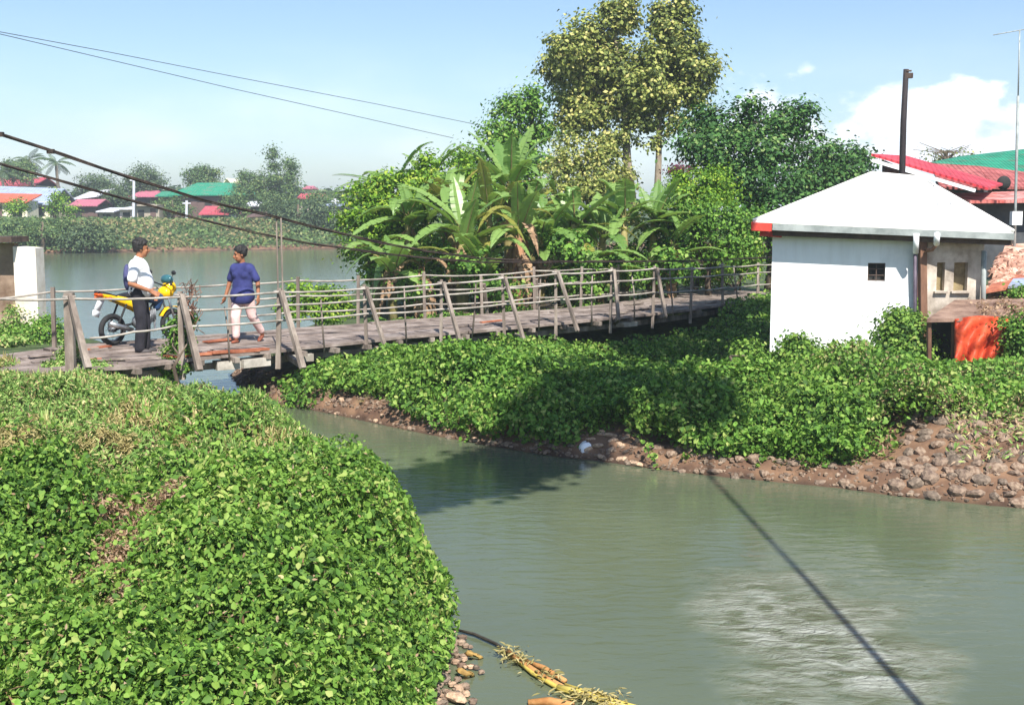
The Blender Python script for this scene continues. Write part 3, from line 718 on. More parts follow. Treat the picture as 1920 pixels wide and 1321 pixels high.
def cables():
    A = [(-330, 150), (-160, 200), (0, 251), (120, 291), (250, 335), (380, 375), (500, 403), (600, 428), (700, 452), (800, 471), (900, 484), (1000, 490), (1150, 491), (1300, 489), (1500, 480)]
    B = [(-330, 222), (-160, 264), (0, 307), (130, 344), (250, 377), (340, 402), (480, 437), (580, 456), (700, 473), (800, 484), (900, 491), (1000, 492), (1100, 490), (1300, 484), (1500, 472)]
    PA, PB = [], []
    for px, py in A: PA.append(gy(px, py, nearpt(max(px, -250)).y + (.05 if px > 900 else 0)))
    for px, py in B:
        best = min(range(-260, 1520, 8), key=lambda a: abs(proj(farpt(a))[0] - px)); PB.append(gy(px, py, farpt(best).y))
    def strands(P, n, r, spread):
        m = MB()
        for k in range(n):
            a = 2 * math.pi * k / n
            q = [p + Vector((0, math.cos(a + i * 1.3) * spread, math.sin(a + i * 1.3) * spread)) for i, p in enumerate(P)]
            sm = []
            for i in range(len(q) - 1):
                for j in range(4): sm.append(q[i].lerp(q[i + 1], j / 4))
            sm.append(q[-1]); m.tube(sm, [r * (.55 + .45 * (1 - i / len(sm))) for i in range(len(sm))], 6)
        return m
    strands(PA, 3, .013, .017).build('main_cable', CABLEM, bridge, smooth=True)
    strands(PB, 3, .012, .016).build('main_cable', CABLEM, bridge, smooth=True)
    for x, z in ((0, 252), (95, 284)):       # clamps on the near cable
        p = gy(x, z, nearpt(x).y); m = MB(); m.box(p, (.09, .06, .06)); m.build('cable_clamp', CABLEM, bridge)
    # hangers
    def on(P, px):
        q = [(proj(p)[0], p) for p in P]
        for (a, p), (b, r) in zip(q, q[1:]):
            if a <= px <= b: return p.lerp(r, (px - a) / (b - a))
    for px in (132, 340, 522, 687):
        c = on(PA, px)
        if c and px in (522,):
            for d in (-.02, .05):
                m = MB(); m.tube([NT[px] + Vector((d, 0, -.2)), Vector((NT[px].x + d, c.y, c.z))], .013, 6); m.build('hanger', WOOD, bridge)
    # tower on the left bank that carries the cables, beyond the picture's edge
    a, b = PA[0], PB[0]; m = MB()
    for p in (a, b): m.beam((p.x, p.y, .2), (p.x, p.y, p.z + .25), .28, .28)
    m.beam(a + Vector((0, 0, .1)), b + Vector((0, 0, .1)), .2, .2); m.build('tower', CONC, bridge)
cables()
right_cover()

# ------------------------------------------------------------------ white pump house
WHITE = noise_mat('white_wall_paint', hx('d9dcde'), hx('f2f3f3'), 1.3, .75, .15, sharp=(.25, .5))
def stain(m, z0=.35, z1=1.0):                 # splash dirt low on the plaster, faint runs below the eave
    nt = m.node_tree; nd, lk = nt.nodes, nt.links; b = nd['Principled BSDF']; src = b.inputs['Base Color'].links[0].from_socket
    tc = nd.new('ShaderNodeTexCoord'); mp = nd.new('ShaderNodeMapping'); mp.inputs['Scale'].default_value = (3.5, 3.5, .5); lk.new(tc.outputs['Object'], mp.inputs[0])
    n = nd.new('ShaderNodeTexNoise'); n.inputs['Scale'].default_value = 3; n.inputs['Detail'].default_value = 7; lk.new(mp.outputs[0], n.inputs['Vector'])
    sp = nd.new('ShaderNodeSeparateXYZ'); lk.new(tc.outputs['Object'], sp.inputs[0])
    r1 = nd.new('ShaderNodeMapRange'); lk.new(sp.outputs['Z'], r1.inputs[0]); r1.inputs[1].default_value = z0; r1.inputs[2].default_value = z1; r1.inputs[3].default_value = .75; r1.inputs[4].default_value = .12
    r2 = nd.new('ShaderNodeMapRange'); lk.new(n.outputs['Fac'], r2.inputs[0]); r2.inputs[1].default_value = .42; r2.inputs[2].default_value = .75
    mu = nd.new('ShaderNodeMath'); mu.operation = 'MULTIPLY'; lk.new(r1.outputs[0], mu.inputs[0]); lk.new(r2.outputs[0], mu.inputs[1])
    mx = nd.new('ShaderNodeMix'); mx.data_type = 'RGBA'; lk.new(mu.outputs[0], mx.inputs['Factor']); lk.new(src, mx.inputs['A']); mx.inputs['B'].default_value = hx('8a8070')
    lk.new(mx.outputs['Result'], b.inputs['Base Color'])
WALLW = noise_mat('plaster_wall', hx('d9dcde'), hx('f2f3f3'), 1.3, .85, .3, sharp=(.25, .5)); stain(WALLW, 0, .9)
ROOFW = noise_mat('white_sheet_roof', hx('d9d6ce'), hx('efede8'), 1.2, .55, .1)
REDP = noise_mat('red_painted_metal', hx('a82a24'), hx('cf4a3e'), 2, .55, .15)
GREYM = noise_mat('grey_gutter', hx('7f8684'), hx('aab0ad'), 3, .5, .1)
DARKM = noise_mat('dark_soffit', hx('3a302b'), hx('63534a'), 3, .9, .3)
CREAM = noise_mat('stained_block_wall', hx('8c8074'), hx('d8cec0'), 2.2, .9, .5, c3=hx('bcb0a2'))
BROWN = noise_mat('brown_post_wood', hx('4d352b'), hx('8d6a55'), 3, .9, .4, stretch=(1, 1, .3))
VOID = noise_mat('dark_opening', G(.02, .022, .022), G(.035, .035, .032), 3, .9, 0)
u, v = Vector((.977, -.215, 0)), Vector((.215, .977, 0)); C0 = Vector((4.23, 20.0, 0))
def hp(a, b, z): return C0 + u * a + v * b + Vector((0, 0, z))
house = empty('pump_house', hp(0, 0, .3), 'small white plastered pump house with a white hipped roof and red trim', 'pump house')
def pump_house():
    Rm = Matrix(((u.x, v.x, 0), (u.y, v.y, 0), (0, 0, 1)))
    W0, D0, ZT = 2.27, 3.2, 2.66
    wx, wz = 1.64, gy(1654, 510, 19.65).z        # window centre along the wall
    ww, wh = .27, .29
    m = MB()                                     # front wall built round the window opening
    def slab(a0, a1, z0, z1, b0=0, b1=.15): m.hexa([hp(a0, b0, z0), hp(a1, b0, z0), hp(a1, b1, z0), hp(a0, b1, z0), hp(a0, b0, z1), hp(a1, b0, z1), hp(a1, b1, z1), hp(a0, b1, z1)])
    slab(0, wx - ww / 2, .1, ZT); slab(wx + ww / 2, W0, .1, ZT)
    slab(wx - ww / 2, wx + ww / 2, .1, wz - wh / 2); slab(wx - ww / 2, wx + ww / 2, wz + wh / 2, ZT)
    m.build('front_wall', WALLW, house)
    m = MB(); 
    m.hexa([hp(0, .15, .1), hp(.15, .15, .1), hp(.15, D0, .1), hp(0, D0, .1), hp(0, .15, ZT), hp(.15, .15, ZT), hp(.15, D0, ZT), hp(0, D0, ZT)])
    m.hexa([hp(W0 - .15, .15, .1), hp(W0, .15, .1), hp(W0, D0, .1), hp(W0 - .15, D0, .1), hp(W0 - .15, .15, ZT), hp(W0, .15, ZT), hp(W0, D0, ZT), hp(W0 - .15, D0, ZT)])
    m.hexa([hp(.15, D0 - .15, .1), hp(W0 - .15, D0 - .15, .1), hp(W0 - .15, D0, .1), hp(.15, D0, .1), hp(.15, D0 - .15, ZT), hp(W0 - .15, D0 - .15, ZT), hp(W0 - .15, D0, ZT), hp(.15, D0, ZT)])
    m.build('side_and_back_wall', WALLW, house)
    win = empty('window', hp(wx, .06, wz) - house.location); win.parent = house
    m = MB(); m.box(hp(wx, .13, wz), (ww, .02, wh), R=Rm); m.build('pane', VOID, win)
    m = MB()
    for dz in (-wh / 2 + .012, -.05, .05, wh / 2 - .012): m.box(hp(wx, .04, wz + dz), (ww, .02, .014), R=Rm)
    for da in (-ww / 2 + .01, 0, ww / 2 - .01): m.box(hp(wx + da, .042, wz), (.014, .02, wh), R=Rm)
    m.build('frame', DARKM, win)
    # roof: hip, front eave runs on past the wall over the side yard
    zl, zr = gy(1412, 414, 19.67).z, gy(1888, 434, 18.84).z
    A, B = hp(-.3, -.30, zl), hp(3.62, -.30, zr); Cc, D = hp(3.62, 3.7, zr + .02), hp(-.3, 3.7, zl + .02)
    E, F = gy(1634, 325, 21.3), gy(1728, 334, 21.1)
    m = MB()
    def sheet(P, th=.03):
        n = len(P); lo = [p + Vector((0, 0, -th)) for p in P]
        m.add(P + lo, [tuple(range(n)), tuple(range(2 * n - 1, n - 1, -1))] + [(i, i + n, (i + 1) % n + n, (i + 1) % n) for i in range(n)])
    sheet([A, B, F, E]); sheet([B + Vector((0, 0, -.002)), Cc, F + Vector((0, 0, -.002))]); sheet([Cc, D, E, F]); sheet([D, A, E + Vector((0, 0, -.002))])
    roof = m.build('roof', ROOFW, house)
    m = MB()
    for k in range(1, 19):                       # standing seams on the front slope
        t = k / 19; a = A.lerp(B, t)
        # seam runs up-slope until the hip or the ridge
        up = (E - A) - (B - A).normalized() * (E - A).dot((B - A).normalized()); up.normalize()
        s_ridge = ((E - a) - (B - A).normalized() * ((E - a).dot((B - A).normalized()))).length
        along = (a - A).length; L = (B - A).length; le = (E - A).dot((B - A).normalized()); lf = (F - A).dot((B - A).normalized())
        fr = 1.0 if le <= along <= lf else (along / le if along < le else (L - along) / (L - lf))
        b = a + up * s_ridge * max(0, fr) * .99
        m.beam(a + Vector((0, 0, .006)), b + Vector((0, 0, .006)), .012, .005)
    m.build('seams', ROOFW, house)
    m = MB(); 
    for a, b in ((A, E), (E, F), (F, B)): m.tube([a + Vector((0, 0, .008)), b + Vector((0, 0, .008))], .03, 6)
    m.build('ridge_cap', ROOFW, house, smooth=True)
    # fascia: red on the left end, grey gutter along the rest
    m = MB(); a0, a1 = A + Vector((0, 0, -.035)), B + Vector((0, 0, -.035))
    t = (a1 - a0).normalized(); n = Vector((-.215, -.977, 0))
    m.beam(a0 + t * .30 + n * .04 + Vector((0, 0, -.05)), a1 + n * .04 + Vector((0, 0, -.045)), .09, .10); m.build('gutter', GREYM, house)
    m = MB(); m.beam(a0 - t * .03 + n * .035 + Vector((0, 0, -.055)), a0 + t * .29 + n * .035 + Vector((0, 0, -.055)), .08, .13)
    m.beam(a0 - u * .02 + v * .0 + Vector((0, 0, -.055)), D - u * .02 + Vector((0, 0, -.09)), .04, .13)
    m.beam(a0 + t * .1 + v * .12 + Vector((0, 0, -.16)), a0 + t * .45 + v * .12 + Vector((0, 0, -.17)), .05, .09)
    m.build('fascia', REDP, house)
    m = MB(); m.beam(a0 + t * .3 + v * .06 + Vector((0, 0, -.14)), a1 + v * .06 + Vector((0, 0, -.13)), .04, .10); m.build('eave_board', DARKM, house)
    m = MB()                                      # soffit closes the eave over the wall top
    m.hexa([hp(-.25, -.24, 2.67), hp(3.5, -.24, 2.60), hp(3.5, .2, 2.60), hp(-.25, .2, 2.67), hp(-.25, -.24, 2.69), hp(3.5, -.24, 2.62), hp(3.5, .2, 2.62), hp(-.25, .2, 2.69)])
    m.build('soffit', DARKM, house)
    for px, y1 in ((1718, 474), (1757, 458)):
        m = MB(); p = gy(px, 438, 18.95 if px > 1740 else 19.15); q = gy(px - 1, y1, p.y + .12); m.tube([p, q], .045, 10); m.build('gutter_outlet', WHITE, house, smooth=True)
    m = MB(); p = gy(1716, 468, 19.40); m.tube([p, gy(1716, 690, 19.45)], .028, 10); m.build('downpipe', noise_mat('dull_purple_pipe', hx('4c4350'), hx('6d6270'), 4, .6, .1), house, smooth=True)
    m = MB(); p = gy(1729, 446, 19.36); m.beam(p, gy(1731, 640, 19.36), .14, .10); m.build('corner_post', BROWN, house)
    m = MB(); m.tube([gy(1757, 456, 19.05), gy(1748, 468, 19.15), gy(1737, 470, 19.25)], .03, 8); m.build('elbow_pipe', BROWN, house, smooth=True)
    # set-back annex wall with two openings
    Y = 19.42; bs = .14
    m = MB(); zt = gy(1790, 446, Y).z
    def seg(x0, x1, z0, z1): m.hexa([(x0, Y, z0), (x1, Y, z0), (x1, Y + bs, z0), (x0, Y + bs, z0), (x0, Y, z1), (x1, Y, z1), (x1, Y + bs, z1), (x0, Y + bs, z1)])
    X = lambda px: gy(px, 500, Y).x
    Z = lambda py: gy(1790, py, Y).z
    o1, o2 = (X(1757), X(1772)), (X(1789), X(1815))
    zb, zo0, zo1 = .3, Z(545), Z(492)
    seg(X(1738), o1[0], zb, zt); seg(o1[1], o2[0], zb, zt); seg(o2[1], X(1840), zb, zt)
    for o in (o1, o2): seg(o[0], o[1], zb, zo0); seg(o[0], o[1], zo1, zt)
    m.build('annex_wall', CREAM, house); stain(CREAM, .8, 2.2)
    for o in (o1, o2):
        w = empty('window', Vector((sum(o) / 2, Y + .1, (zo0 + zo1) / 2)) - house.location); w.parent = house
        q = MB(); q.box((sum(o) / 2, Y + .12, (zo0 + zo1) / 2), (o[1] - o[0], .02, zo1 - zo0)); q.build('opening', noise_mat('dim_blockwork', hx('6b5c45'), hx('9a8a66'), 5, .9, .3), w)
        q = MB(); q.box((sum(o) / 2, Y - .01, zo0 - .02), (o[1] - o[0] + .08, .10, .03)); q.build('sill', CREAM, w)
    m = MB(); m.tube([gy(1845, 470, Y - .12), gy(1843, 600, Y - .12)], .04, 8); m.build('drain_pipe', GREYM, house, smooth=True)
    # back yard wall beyond so the annex reads as a solid
    m = MB(); m.box((X(1838), Y + 1.3, 1.4), (.14, 2.5, 2.4)); m.build('annex_side_wall', CREAM, house)
pump_house()
# ------------------------------------------------------------------ trees and shrubs
DM, PM, LM = 1.3, 2.3, .66      # clump count, leaves per clump, leaf size
def tree(name, label, cat, base, blobs, mat, size, dens=1.0, per=26, cr=.42, trunk=None, limbs=True, bark=BARK, up=.5, group=None, flat=.65, shell=.45, kind=4, tr=.16, jit=.75, slim=1.0):
    """base: world point; blobs: (photo x, photo y, rx px, ry px, distance[, weight])"""
    base = Vector(base); root = empty(name, base, label, cat, group)
    Cs, Ns, Ss = [], [], []; tops = []
    for b in blobs:
        px, py, rx, ry, Y = b[:5]; w = b[5] if len(b) > 5 else 1.0
        c = gy(px, py, Y); k = Y / FP; r = (rx * k, rx * k * .85, ry * k); tops.append((c, r))
        n = int(dens * DM * w * (rx * ry) * k * k / (cr * cr) * 6.0) + 3
        C, N, S = clumps(c, r, n, int(per * PM), cr, size * LM, up, jit, flat, shell); Cs.append(C); Ns.append(N); Ss.append(S)
    o = leaves_obj('crown', [(np.concatenate(Cs), np.concatenate(Ns), np.concatenate(Ss), 0, slim)], mat, root, off=base, kind=kind)
    if trunk is not None:
        m = MB(); rr = random.Random(len(label))
        top = Vector(trunk[-1]) if hasattr(trunk, '__len__') else base + Vector((0, 0, trunk))
        P = [base - Vector((0, 0, .3))] + ([Vector(q) for q in trunk] if hasattr(trunk, '__len__') else [base.lerp(top, .5) + Vector((rr.uniform(-.1, .1), 0, 0)), top])
        n = len(P); m.tube(P, [tr * (1 - .55 * i / (n - 1)) for i in range(n)], 9, wob=.06, rng=rr)
        if limbs:
            for c, r in tops:
                a = P[-1] if (c - P[-1]).length < (c - P[len(P) // 2]).length else P[len(P) // 2]
                mid = a.lerp(c, .55) + Vector((rr.uniform(-.2, .2), rr.uniform(-.2, .2), -.12 * (c - a).length))
                m.tube([a, mid, c], [tr * .42, tr * .28, tr * .10], 6, wob=.06, rng=rr)
                for q in range(4):
                    d = Vector((rr.gauss(0, 1), rr.gauss(0, 1), rr.gauss(.5, .7))).normalized()
                    e = c + Vector((d.x * r[0], d.y * r[1], d.z * r[2])) * .75
                    m.tube([mid.lerp(c, rr.uniform(.2, 1)), c.lerp(e, .5) + Vector((0, 0, .05)), e], [tr * .16, tr * .1, tr * .04], 5)
        m.build('trunk', bark, root, smooth=True)
    return root
def gpt(px, Y): x = gy(px, 500, Y).x; return Vector((x, Y, ground_at(x, Y)))

# the tall two-topped tree
Y = 38
tree('tall_tree', 'tall airy olive-green tree with a forked two-topped crown and bare lower trunks', 'tree', gpt(1228, Y),
     [(1100, 60, 42, 34, Y), (1162, 40, 38, 42, Y), (1140, 14, 14, 18, Y), (1174, 8, 12, 20, Y), (1060, 90, 40, 36, Y - 1), (1100, 125, 60, 48, Y), (1048, 130, 34, 40, Y + 1), (1160, 130, 55, 48, Y),
      (1262, 60, 44, 55, Y), (1280, 14, 26, 30, Y), (1244, 30, 20, 26, Y), (1292, 110, 46, 44, Y), (1270, 150, 50, 40, Y + 1), (1130, 90, 50, 40, Y + 1), (1120, 170, 60, 40, Y + 1), (1318, 135, 30, 34, Y), (1225, 140, 50, 44, Y + 1), (1180, 185, 55, 36, Y), (1075, 190, 46, 34, Y), (1120, 215, 46, 30, Y, 1), (1250, 190, 46, 34, Y, 1), (1210, 165, 50, 40, Y - .6), (1222, 105, 26, 30, Y - .4),
      (1300, 175, 34, 26, Y, 1), (1195, 226, 40, 24, Y, .8), (1262, 228, 34, 20, Y, .6), (1068, 232, 40, 28, Y, .9), (1150, 258, 40, 22, Y, .7), (1215, 270, 24, 14, Y, .4)],
     L_OLIVE, .19, dens=1.35, per=22, cr=.36, bark=BARK_PALE, tr=.14, limbs=False,
     trunk=[gy(1231, 400, Y), gy(1235, 300, Y), gy(1236, 220, Y), gy(1240, 130, Y)], up=.55, shell=.6)
m = MB(); r_ = bpy.data.objects['tall_tree']
m.tube([gy(1190, 420, Y), gy(1176, 300, Y), gy(1172, 220, Y), gy(1160, 110, Y), gy(1150, 50, Y)], [.15, .13, .11, .07, .03], 8, wob=.05)
m.tube([gy(1172, 220, Y), gy(1120, 170, Y), gy(1085, 120, Y)], [.08, .06, .02], 6); m.tube([gy(1236, 220, Y), gy(1290, 160, Y), gy(1310, 120, Y)], [.08, .06, .02], 6)
m.tube([gy(1176, 300, Y), gy(1130, 270, Y), gy(1090, 225, Y)], [.06, .05, .02], 6); m.tube([gy(1240, 130, Y), gy(1262, 70, Y), gy(1280, 15, Y)], [.09, .06, .02], 6)
m.build('trunk', BARK_PALE, r_, smooth=True)
tree('olive_shrub', 'olive-green bushy tree under the tall tree, behind the banana plants', 'tree', gpt(1100, 34),
     [(1085, 285, 55, 34, 34), (1130, 300, 50, 38, 34), (1060, 320, 55, 40, 33.5), (1110, 345, 70, 44, 33.5), (1165, 345, 34, 30, 34), (1040, 375, 60, 40, 33), (1150, 400, 55, 40, 33.5)],
     L_OLIVE, .15, dens=.8, per=22, cr=.33, trunk=1.2)
tree('leafy_tree', 'bright green leafy tree left of the tall olive tree', 'tree', gpt(960, 37),
     [(975, 205, 42, 34, 37), (1000, 185, 26, 24, 37), (945, 240, 44, 40, 37), (1005, 235, 34, 40, 37.5), (930, 290, 55, 44, 36.5), (980, 290, 50, 44, 37), (885, 310, 42, 40, 36), (1000, 360, 60, 60, 36.5), (900, 370, 60, 50, 36)],
     L_MID, .17, dens=.95, per=24, cr=.38, trunk=1.6)
tree('dark_tree', 'large dark green spreading tree behind the white house', 'tree', gpt(1440, 33),
     [(1330, 225, 50, 38, 33), (1390, 235, 60, 44, 33), (1470, 230, 50, 40, 33), (1505, 215, 26, 28, 33), (1300, 265, 36, 34, 33), (1350, 290, 70, 50, 32.5), (1440, 290, 75, 60, 32.5), (1520, 290, 55, 44, 33),
      (1575, 310, 48, 40, 33), (1615, 300, 30, 26, 33), (1400, 350, 70, 50, 32), (1480, 360, 75, 50, 32), (1540, 350, 60, 50, 32.5), (1600, 340, 40, 40, 32.5), (1420, 420, 60, 60, 31.5), (1405, 195, 10, 10, 33)],
     L_DARK, .17, dens=1.0, per=26, cr=.40, trunk=1.5, up=.6)
tree('rounded_bush', 'rounded bright green bush in front of the dark tree', 'bush', gpt(1310, 30.5),
     [(1315, 340, 62, 26, 30.5), (1280, 360, 40, 24, 30.4), (1350, 362, 38, 28, 30.5), (1310, 375, 60, 26, 30.2)], L_BRIGHT, .11, dens=1.1, per=30, cr=.26, trunk=.8, tr=.08)
tree('red_leaved_shrub', 'small dark red leaved shrub peeping over the rounded bush', 'shrub', gpt(1275, 32), [(1276, 316, 18, 8, 32), (1262, 322, 12, 6, 32)],
     leaf_mat('red_leaf', [(0, G(.05, .02, .025)), (.6, G(.15, .03, .06)), (1, G(.3, .05, .12))], .2), .09, dens=1, per=24, cr=.2, trunk=.9, tr=.05)
tree('broadleaf_thicket', 'tangled mid green thicket right of the banana plants, beside the white house', 'thicket', gpt(1330, 29),
     [(1290, 400, 50, 34, 29), (1345, 410, 55, 36, 29), (1260, 420, 44, 36, 29), (1395, 420, 40, 40, 29), (1300, 450, 60, 36, 28.8), (1370, 465, 60, 34, 28.8), (1240, 460, 50, 34, 29)], L_MID, .13, dens=.85, per=24, cr=.30, trunk=.8, tr=.1)
tree('light_bush', 'pale green feathery bush just behind the far end of the footbridge', 'bush', gpt(1380, 30.5),
     [(1360, 470, 60, 24, 31), (1405, 490, 50, 26, 31.5), (1320, 485, 44, 24, 31), (1400, 455, 30, 18, 31), (1340, 515, 80, 22, 31), (1240, 515, 70, 24, 30)], L_BRIGHT, .09, dens=1.05, per=30, cr=.22, trunk=.4, tr=.05)
tree('low_thicket', 'low dark thicket behind the middle of the footbridge railing', 'thicket', gpt(1050, 29),
     [(1050, 450, 70, 36, 29.5), (1000, 420, 60, 40, 30), (1110, 490, 70, 30, 29), (1180, 480, 50, 32, 29.5), (1150, 530, 90, 24, 28.5), (1020, 530, 70, 26, 28)], L_MID, .12, dens=.8, per=22, cr=.28, trunk=.5, tr=.06)
tree('creeper_bush', 'bright yellow-green creeper-covered bush at the left end of the grove', 'bush', gpt(715, 28.5),
     [(720, 345, 46, 26, 28.5), (770, 335, 44, 28, 29), (690, 375, 42, 34, 28.3), (745, 385, 60, 40, 28.2), (672, 415, 36, 34, 28), (715, 430, 60, 40, 27.8), (780, 410, 50, 60, 28.5), (690, 470, 46, 34, 27.5), (750, 490, 70, 40, 27.5), (805, 310, 24, 26, 29.5), (815, 350, 40, 40, 29.5), (860, 330, 40, 50, 31)],
     L_BRIGHT, .12, dens=1.0, per=26, cr=.27, trunk=1.2, tr=.1)
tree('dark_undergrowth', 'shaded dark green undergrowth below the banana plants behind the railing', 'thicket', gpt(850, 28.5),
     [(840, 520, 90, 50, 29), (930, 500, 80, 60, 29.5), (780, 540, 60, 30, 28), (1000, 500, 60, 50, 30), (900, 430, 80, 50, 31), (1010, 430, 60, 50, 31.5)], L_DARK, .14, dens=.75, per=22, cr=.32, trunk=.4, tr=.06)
tree('broadleaf_weeds', 'broad-leaved weeds round the feet of the banana plants behind the railing', 'weeds', gpt(940, 25.6),
     [(890, 500, 34, 40, 25.6), (1060, 470, 50, 40, 26.5), (1100, 520, 50, 34, 26.5), (940, 540, 40, 24, 25.4), (820, 470, 30, 34, 26.6), (760, 540, 40, 24, 25.6), (1180, 500, 50, 34, 27.5), (1260, 490, 50, 34, 28), (700, 500, 30, 24, 26.4)], L_MID, .13, dens=.8, per=18, cr=.25, trunk=.3, tr=.04, kind=6, slim=1.1)
tree('waterside_shrub', 'small bright green shrub on the point behind the footbridge, beside the tall hanger', 'shrub', gpt(590, 25.5),
     [(590, 560, 46, 26, 24.2), (565, 545, 26, 16, 24.2), (630, 560, 36, 26, 24.2), (545, 580, 26, 16, 24), (600, 588, 60, 14, 24)], L_BRIGHT, .10, dens=1.0, per=26, cr=.20, trunk=.3, tr=.03, up=.7)

# banana plants
def banana_leaf_mat(name, c1, c2, c3):
    m, nt, b = new_mat(name); nd, lk = nt.nodes, nt.links
    uv = nd.new('ShaderNodeUVMap'); w = nd.new('ShaderNodeTexWave'); w.wave_type = 'BANDS'; w.bands_direction = 'X'
    w.inputs['Scale'].default_value = 9; w.inputs['Distortion'].default_value = 1.5; w.inputs['Detail'].default_value = 3
    lk.new(uv.outputs[0], w.inputs['Vector'])
    g = nd.new('ShaderNodeNewGeometry'); cr = nd.new('ShaderNodeValToRGB'); e = cr.color_ramp.elements
    e[0].color = c1; e[1].color = c2
    a = nd.new('ShaderNodeMath'); a.operation = 'MULTIPLY_ADD'; a.inputs[1].default_value = .35
    h = nd.new('ShaderNodeMath'); h.operation = 'MULTIPLY'; h.inputs[1].default_value = .65
    oi = nd.new('ShaderNodeObjectInfo'); lk.new(oi.outputs['Random'], h.inputs[0])
    lk.new(w.outputs['Fac'], a.inputs[0]); lk.new(h.outputs[0], a.inputs[2]); lk.new(a.outputs[0], cr.inputs[0])
    lk.new(cr.outputs[0], b.inputs['Base Color']); b.inputs['Roughness'].default_value = .38
    t = nd.new('ShaderNodeBsdfTranslucent'); t.inputs[0].default_value = c3
    mx = nd.new('ShaderNodeMixShader'); mx.inputs[0].default_value = .3
    lk.new(b.outputs[0], mx.inputs[1]); lk.new(t.outputs[0], mx.inputs[2]); lk.new(mx.outputs[0], nd['Material Output'].inputs[0])
    return m
BAN = banana_leaf_mat('banana_leaf', G(.10, .21, .045), G(.27, .40, .11), G(.32, .50, .08))
BANY = banana_leaf_mat('yellowing_banana_leaf', G(.22, .26, .05), G(.38, .33, .08), G(.4, .4, .08))
BAND = noise_mat('dead_banana_leaf', G(.16, .09, .05), G(.42, .28, .17), 5, .9, .3)
STEM = noise_mat('banana_stem', hx('5f5a35'), hx('a59a68'), 4, .7, .3, stretch=(1, 1, .3), c3=hx('857a4c'))
STEMD = noise_mat('dry_banana_stem', hx('5c3d2a'), hx('b98d6a'), 4, .9, .5, stretch=(1, 1, .3))
def banana_leaf(root, top, tip, width, droop, mat, side=None, rr=random, ragged=.3, fold=.35, midrib=True):
    """blade from the crown point top to tip (world), midrib bowed upward by droop metres"""
    top, tip = Vector(top), Vector(tip); L = (tip - top).length; n = 16
    fwd = (tip - top).normalized(); up = Vector((0, 0, 1))
    sd = side or fwd.cross(up)
    if sd.length < .1: sd = Vector((0, 1, 0))
    sd = sd.normalized()
    pts = []
    for i in range(n + 1):
        t = i / n; pts.append(top.lerp(tip, t) + up * droop * (4 * t * (1 - t)) ** .9)
    vs, fs, uvs = [], [], []
    def wd(t): return width * .45 * min(1, max(0, (t - .14) * 7)) ** .6 * (1 - max(0, (t - .5) / .5) ** 2.2) if t > .14 else 0
    for s_ in (-1, 1):
        for i in range(n):
            t0, t1 = i / n, (i + 1) / n
            if t1 <= .16: continue
            w0, w1 = wd(t0 + .003), wd(t1)
            tr = (pts[min(i + 1, n)] - pts[max(i - 1, 0)]).normalized()
            nn = sd.cross(tr).normalized()
            if nn.z < 0: nn = -nn
            shift = rr.uniform(-1, 1) * ragged * .06; gap = rr.random() < ragged * .8; cut = .03 + (.30 * rr.random() if gap else 0)
            dn = rr.uniform(-.15, .25) * ragged
            for k in range(2):                    # inner and outer half, so the blade bows
                f0, f1 = k / 2, (k + 1) / 2
                def P(p, w, f, e=0): return p + sd * s_ * w * f + nn * (w * fold * (math.sin(f * 2.2) * .8 - f * (.35 + dn))) + tr * (shift * f + e * f) - tr * 0
                k0 = len(vs); e = cut * L / n
                vs += [P(pts[i], w0, f0, 0), P(pts[i], w0, f1, 0), P(pts[i + 1], w1, f1, -e * (f1 > .6)), P(pts[i + 1], w1, f0, -e * (f0 > .6))]
                fs.append((k0, k0 + 1, k0 + 2, k0 + 3)); uvs += [(t0 * L, f0), (t0 * L, f1), (t1 * L, f1), (t1 * L, f0)]
    off = root.location
    me = bpy.data.meshes.new('leaf'); me.from_pydata([tuple(v - off) for v in vs], [], fs)
    ul = me.uv_layers.new(name='UVMap')
    for i, l in enumerate(me.loops): ul.data[i].uv = uvs[l.vertex_index]
    me.materials.append(mat); me.materials.append(STEM)
    # midrib as thin prism in the same mesh
    b = bmesh.new(); b.from_mesh(me)
    prev = None
    for i in range(n + 1):
        r = .022 * (1 - .8 * i / n); p = pts[i] - off - Vector((0, 0, .012))
        q = [b.verts.new(p + sd * r), b.verts.new(p - sd * r), b.verts.new(p - Vector((0, 0, r)))]
        if prev:
            for j in range(3):
                f = b.faces.new((prev[j], prev[(j + 1) % 3], q[(j + 1) % 3], q[j])); f.material_index = 1
        prev = q
    b.to_mesh(me); b.free()
    for p in me.polygons: p.use_smooth = True
    return link(bpy.data.objects.new('leaf', me), root)
